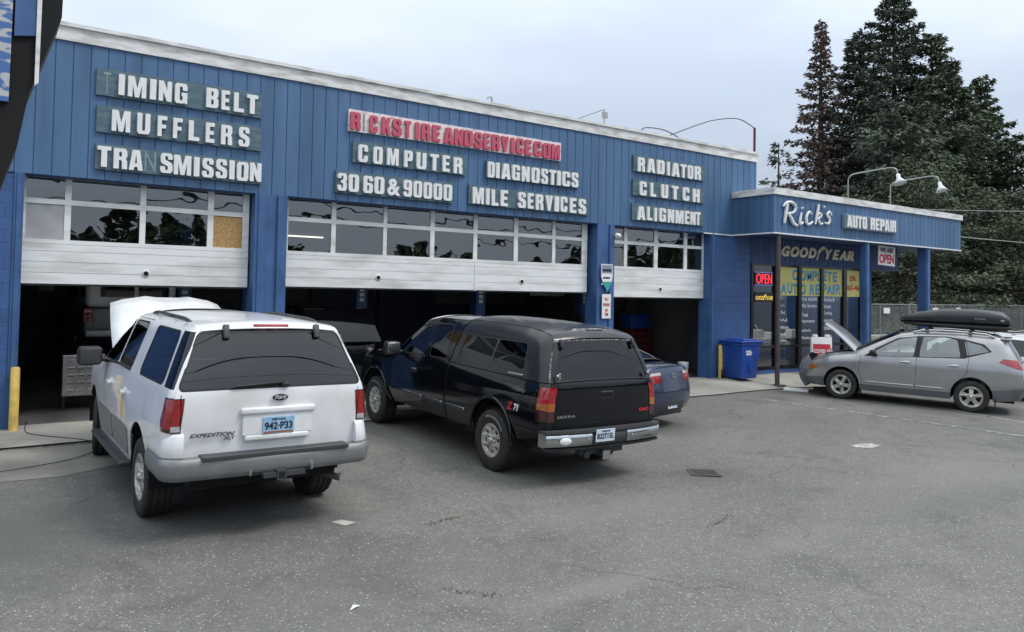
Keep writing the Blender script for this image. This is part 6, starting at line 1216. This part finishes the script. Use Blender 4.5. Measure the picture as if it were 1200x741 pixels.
# far house beyond the trees
t = thing('far_house', 'pale blue house far off at the right edge behind the trees', 'house', (98, 14, -2)); MB().box(0, 9, 0, 10, 0, 6).build('wall', 'sign_grey', t); MB().prism([(-.5, 6.0), (9.5, 6.0), (4.5, 8.6)], -.4, 10.4, 'y').build('roof', 'panel_grey', t)
for x in (1.2, 5.2): o = MB().box(x, x + 1.6, -.05, -.002, 2.2, 4).build('window', 'sign_white', t); MB().box(x + .1, x + 1.5, -.06, -.051, 2.3, 3.9).build('pane', 'g_black', o)
# ---------------------------------------------------------------- conifers
def foliage_mat(name, c1, c2, c3=None):
    m, nt, b = nmat(name); N = nt.nodes; L = nt.links
    g = N.new('ShaderNodeObjectInfo'); tc = N.new('ShaderNodeTexCoord'); no = N.new('ShaderNodeTexNoise'); no.inputs['Scale'].default_value = .55; no.inputs['Detail'].default_value = 6; no.inputs['Roughness'].default_value = .7
    L.new(tc.outputs['Object'], no.inputs['Vector']); rm = N.new('ShaderNodeValToRGB'); rm.color_ramp.elements[0].position = .35; rm.color_ramp.elements[1].position = .68
    rm.color_ramp.elements[0].color = (*c1, 1); rm.color_ramp.elements[1].color = (*c2, 1)
    L.new(no.outputs['Fac'], rm.inputs[0]); L.new(rm.outputs[0], b.inputs['Base Color']); b.inputs['Roughness'].default_value = .75; b.inputs['Specular IOR Level'].default_value = .25; return m
M['needles'] = foliage_mat('conifer_needles', (.044, .062, .040), (.118, .145, .085)); M['needles_b'] = foliage_mat('conifer_needles_bluish', (.046, .062, .050), (.110, .132, .096)); M['dead'] = foliage_mat('dry_needles', (.10, .075, .065), (.20, .155, .135))
def conifer(mb, x, y, z, H, rad, seed, dens=1.0, base=.06, top_pow=.85, gap=.0, leaf=.34, width=.26, mi=0, limb_mi=1, bare=0.0):
    """trunk, drooping limbs in whorls, and slender sprays of needles hanging along each limb"""
    rg = np.random.default_rng(seed); Vs = []; 
    mb.tube([(x, y, z), (x + .1, y, z + H * .5), (x, y, z + H)], [H * .018, H * .011, .03], 8, limb_mi)
    nl = int(H * 3.4 * dens ** .5); az = rg.random() * 6
    for i in range(nl):
        t = base + (1 - base) * (i / nl) ** .95; zz = z + H * t; az += 2.4 + rg.normal() * .35
        if rg.random() < gap: continue
        prof = (1 - t) ** top_pow * min(1, (t + .12) / .22)
        lump = 1 + .20 * math.sin(az * 2 + t * 8 + seed) + .20 * math.sin(t * 19 + seed * 1.7)
        Lb = rad * prof * (.70 + .5 * rg.random()) * lump + .35
        up = .32 * t - .30 * (1 - t) + rg.normal() * .08; d = np.array([math.cos(az), math.sin(az), 0]); e = np.array([-d[1], d[0], 0])
        def limb(q): q = np.asarray(q)[..., None]; return np.array([x, y, zz]) + d * Lb * q + np.array([0, 0, 1]) * (up * Lb * q - .22 * Lb * q ** 2 + .17 * Lb * q ** 3)
        if Lb > .9: mb.tube([tuple(v) for v in limb(np.array([0, .5, 1]))], [.04 + .010 * Lb, .03, .008], 4, limb_mi, caps=False)
        N = int(Lb * 30 * dens * (1 - bare * t) + 10 * dens); q = rg.random(N) ** .62; q = q * .95 + .05
        side = rg.normal(size=N); wd = Lb * .20 * (1.15 - q * .75) + .12
        c = limb(q) + e * (side * wd)[:, None] + d * (-np.abs(side) * wd * .35)[:, None]; c[:, 2] += -.16 * np.abs(side) * wd + rg.normal(size=N) * .10 * (1 + .15 * Lb) - .06
        dirv = d[None] * (.75 + .3 * rg.normal(size=N))[:, None] + e[None] * (np.sign(side) * .65 + .45 * rg.normal(size=N))[:, None]; dirv[:, 2] += -.30 + .38 * rg.normal(size=N)
        dirv /= np.linalg.norm(dirv, axis=1)[:, None] + 1e-9; s_ = leaf * (.55 + .9 * rg.random(N))[:, None]
        w = np.cross(dirv, np.array([0, 0, 1]) + .8 * rg.normal(size=(N, 3))); w /= np.linalg.norm(w, axis=1)[:, None] + 1e-9; w *= s_ * width
        Vs.append(np.stack([c - dirv * s_ * .4, c + w, c + dirv * s_ * .8, c - w], 1).reshape(-1, 3))
    V = np.concatenate(Vs); F = np.arange(len(V)).reshape(-1, 4); mb.add(V.tolist(), F.tolist(), mi, False); return mb
def tree(name, label, x, y, H, rad, seed, m='needles', **k):
    z = -3.0; t = thing(name, label, 'tree', (x, y, z), group=None); b = conifer(MB(), 0, 0, 0, H, rad, seed, **k)
    leaf = MB(); trunk = MB()
    ids = [i for i, q in enumerate(b.m) if q == 0]
    def sub(mi):
        fs = [f for f, q in zip(b.f, b.m) if q == mi]; used = sorted({i for f in fs for i in f}); ix = {u: i for i, u in enumerate(used)}; o = MB(); o.add([b.v[u] for u in used], [[ix[i] for i in f] for f in fs], 0, mi == 1); return o
    sub(0).build('crown', m, t, fix=False); sub(1).build('trunk', 'bark', t, fix=False)
tree('conifer', 'thin conifer with a dry pinkish top left of the tall group', 70.1, 26, 29.9, 5.2, 11, 'dead', dens=1.4, gap=.05, base=.22, top_pow=.9, leaf=.34, bare=.3)
tree('conifer', 'dense broad conifer just right of the dry topped one', 72.9, 24, 28.9, 7.2, 12, 'needles_b', dens=2.0, top_pow=.62)
tree('conifer', 'tallest conifer whose top reaches the upper frame edge', 80.5, 25, 34.9, 8.6, 13, 'needles_b', dens=2.0, top_pow=.70, gap=.03)
tree('conifer', 'tall conifer forming the right shoulder of the tallest one', 81.6, 22, 30.2, 8.0, 23, 'needles', dens=1.9, top_pow=.62, gap=.04)
tree('conifer', 'broad dark conifer in front of the tallest one', 77.5, 19, 25.0, 9.0, 14, 'needles', dens=2.2, top_pow=.58)
tree('conifer', 'pointed conifer at the right end of the group', 91.3, 22, 27.8, 6.8, 15, 'needles', dens=1.9, top_pow=.66)
tree('conifer', 'lower full conifer hiding the foot of the right end tree', 87.5, 18, 20.5, 7.5, 16, 'needles', dens=2.0, top_pow=.55)
tree('conifer', 'small open conifer at the left foot of the group, above the canopy', 61.4, 24, 17.6, 4.6, 17, 'needles_b', dens=.7, gap=.2, top_pow=.7)
tree('conifer', 'squat bushy conifer directly behind the chain link fence', 60.5, 13, 14.5, 7.0, 18, 'needles', leaf=.23, dens=2.6, top_pow=.45, base=.02)
tree('conifer', 'mid height conifer between the broad dark one and the fence', 67.5, 17, 20.5, 8.0, 21, 'needles_b', dens=1.5, top_pow=.5, base=.02)
tree('conifer', 'low spreading conifer behind the roof box', 70.0, 11.0, 13.0, 7.5, 19, 'needles', leaf=.23, dens=2.6, top_pow=.42, base=.02)
tree('conifer', 'low dark conifer behind the right end of the fence', 81.0, 9.5, 12.5, 7.0, 22, 'needles', leaf=.23, dens=2.6, top_pow=.42, base=.02)
tree('conifer', 'low loose conifer at the extreme right edge', 99.0, 14, 15.0, 4.6, 20, 'needles', dens=.9, gap=.1)
# woods across the street behind the camera: they show only as reflections in the glass and paint
b = MB(); rg = np.random.default_rng(3)
for i in range(64):
    a = -2.9 + 2.4 * i / 63; d = 46 + 14 * rg.random(); u = max(math.exp(-((a + 1.43) / .17) ** 2), .7 * math.exp(-((a + .62) / .2) ** 2), .4 * math.exp(-((a + 1.02) / .05) ** 2))
    conifer(b, 14 + d * math.cos(a) * 1.2, -12 + d * math.sin(a), -1, 5.2 + 1.6 * rg.random() + u * (3.6 + 2.6 * rg.random()), 2.1 + 1.0 * rg.random(), 100 + i, dens=1.2, leaf=.6, width=.36)
structure(b.build('far_woods', ['needles', 'bark'], fix=False), 'stuff')
# utility line across the street and service wires by the trees
def sag(a, c, s_, n=14): return [tuple(np.array(a) + (np.array(c) - np.array(a)) * q + np.array([0, 0, -s_ * 4 * q * (1 - q)])) for q in np.linspace(0, 1, n)]
for i, x in enumerate((-12, 22, 56)):
    t = thing('utility_pole', ('wooden utility pole across the street, reflected in the bay glass', 'wooden utility pole across the street behind the camera', 'wooden utility pole far along the street')[i], 'utility pole', (x, -27, -.6)); MB().lathe([(.16, 0), (.12, 9.8), (0, 9.9)], 12).build('pole', 'bark', t); MB().box(-.06, .06, -1.2, 1.2, 9.0, 9.14).build('crossarm', 'bark', t)
t = thing('street_wires', 'utility wires strung between the poles across the street', 'wire')
for y, z, r_ in ((-28.1, 9.1, .02), (-26.9, 9.2, .02), (-25.9, 9.1, .02), (-27, 7.6, .05), (-27, 6.9, .05)):
    for x0, x1 in ((-46, -12), (-12, 22), (22, 56), (56, 90)): MB().tube(sag((x0, y, z - .6), (x1, y, z - .6), .6), r_, 5).build('wire', 'black', t)
t = thing('overhead_lines', 'overhead wires crossing above the lot, mirrored in the rear glass of the parked vehicles', 'wire')
for y, z, r_ in ((-16.4, 9.4, .026), (-16.0, 7.9, .026), (-16.8, 11.4, .018)): MB().tube(sag((-40, y - 1.5, z + .6), (70, y + 1.5, z + .6), .9, 24), r_, 5).build('wire', 'black', t)
t = thing('service_wire', 'thin pale overhead wires running right from behind the canopy', 'wire')
for a, c in (((36.3, 1.0, 4.75), (75, 1.2, 6.2)), ((40.0, 8, 6.6), (80, 2, 9.2))): MB().tube(sag(a, c, .4), .014, 5).build('wire', 'panel_grey', t)
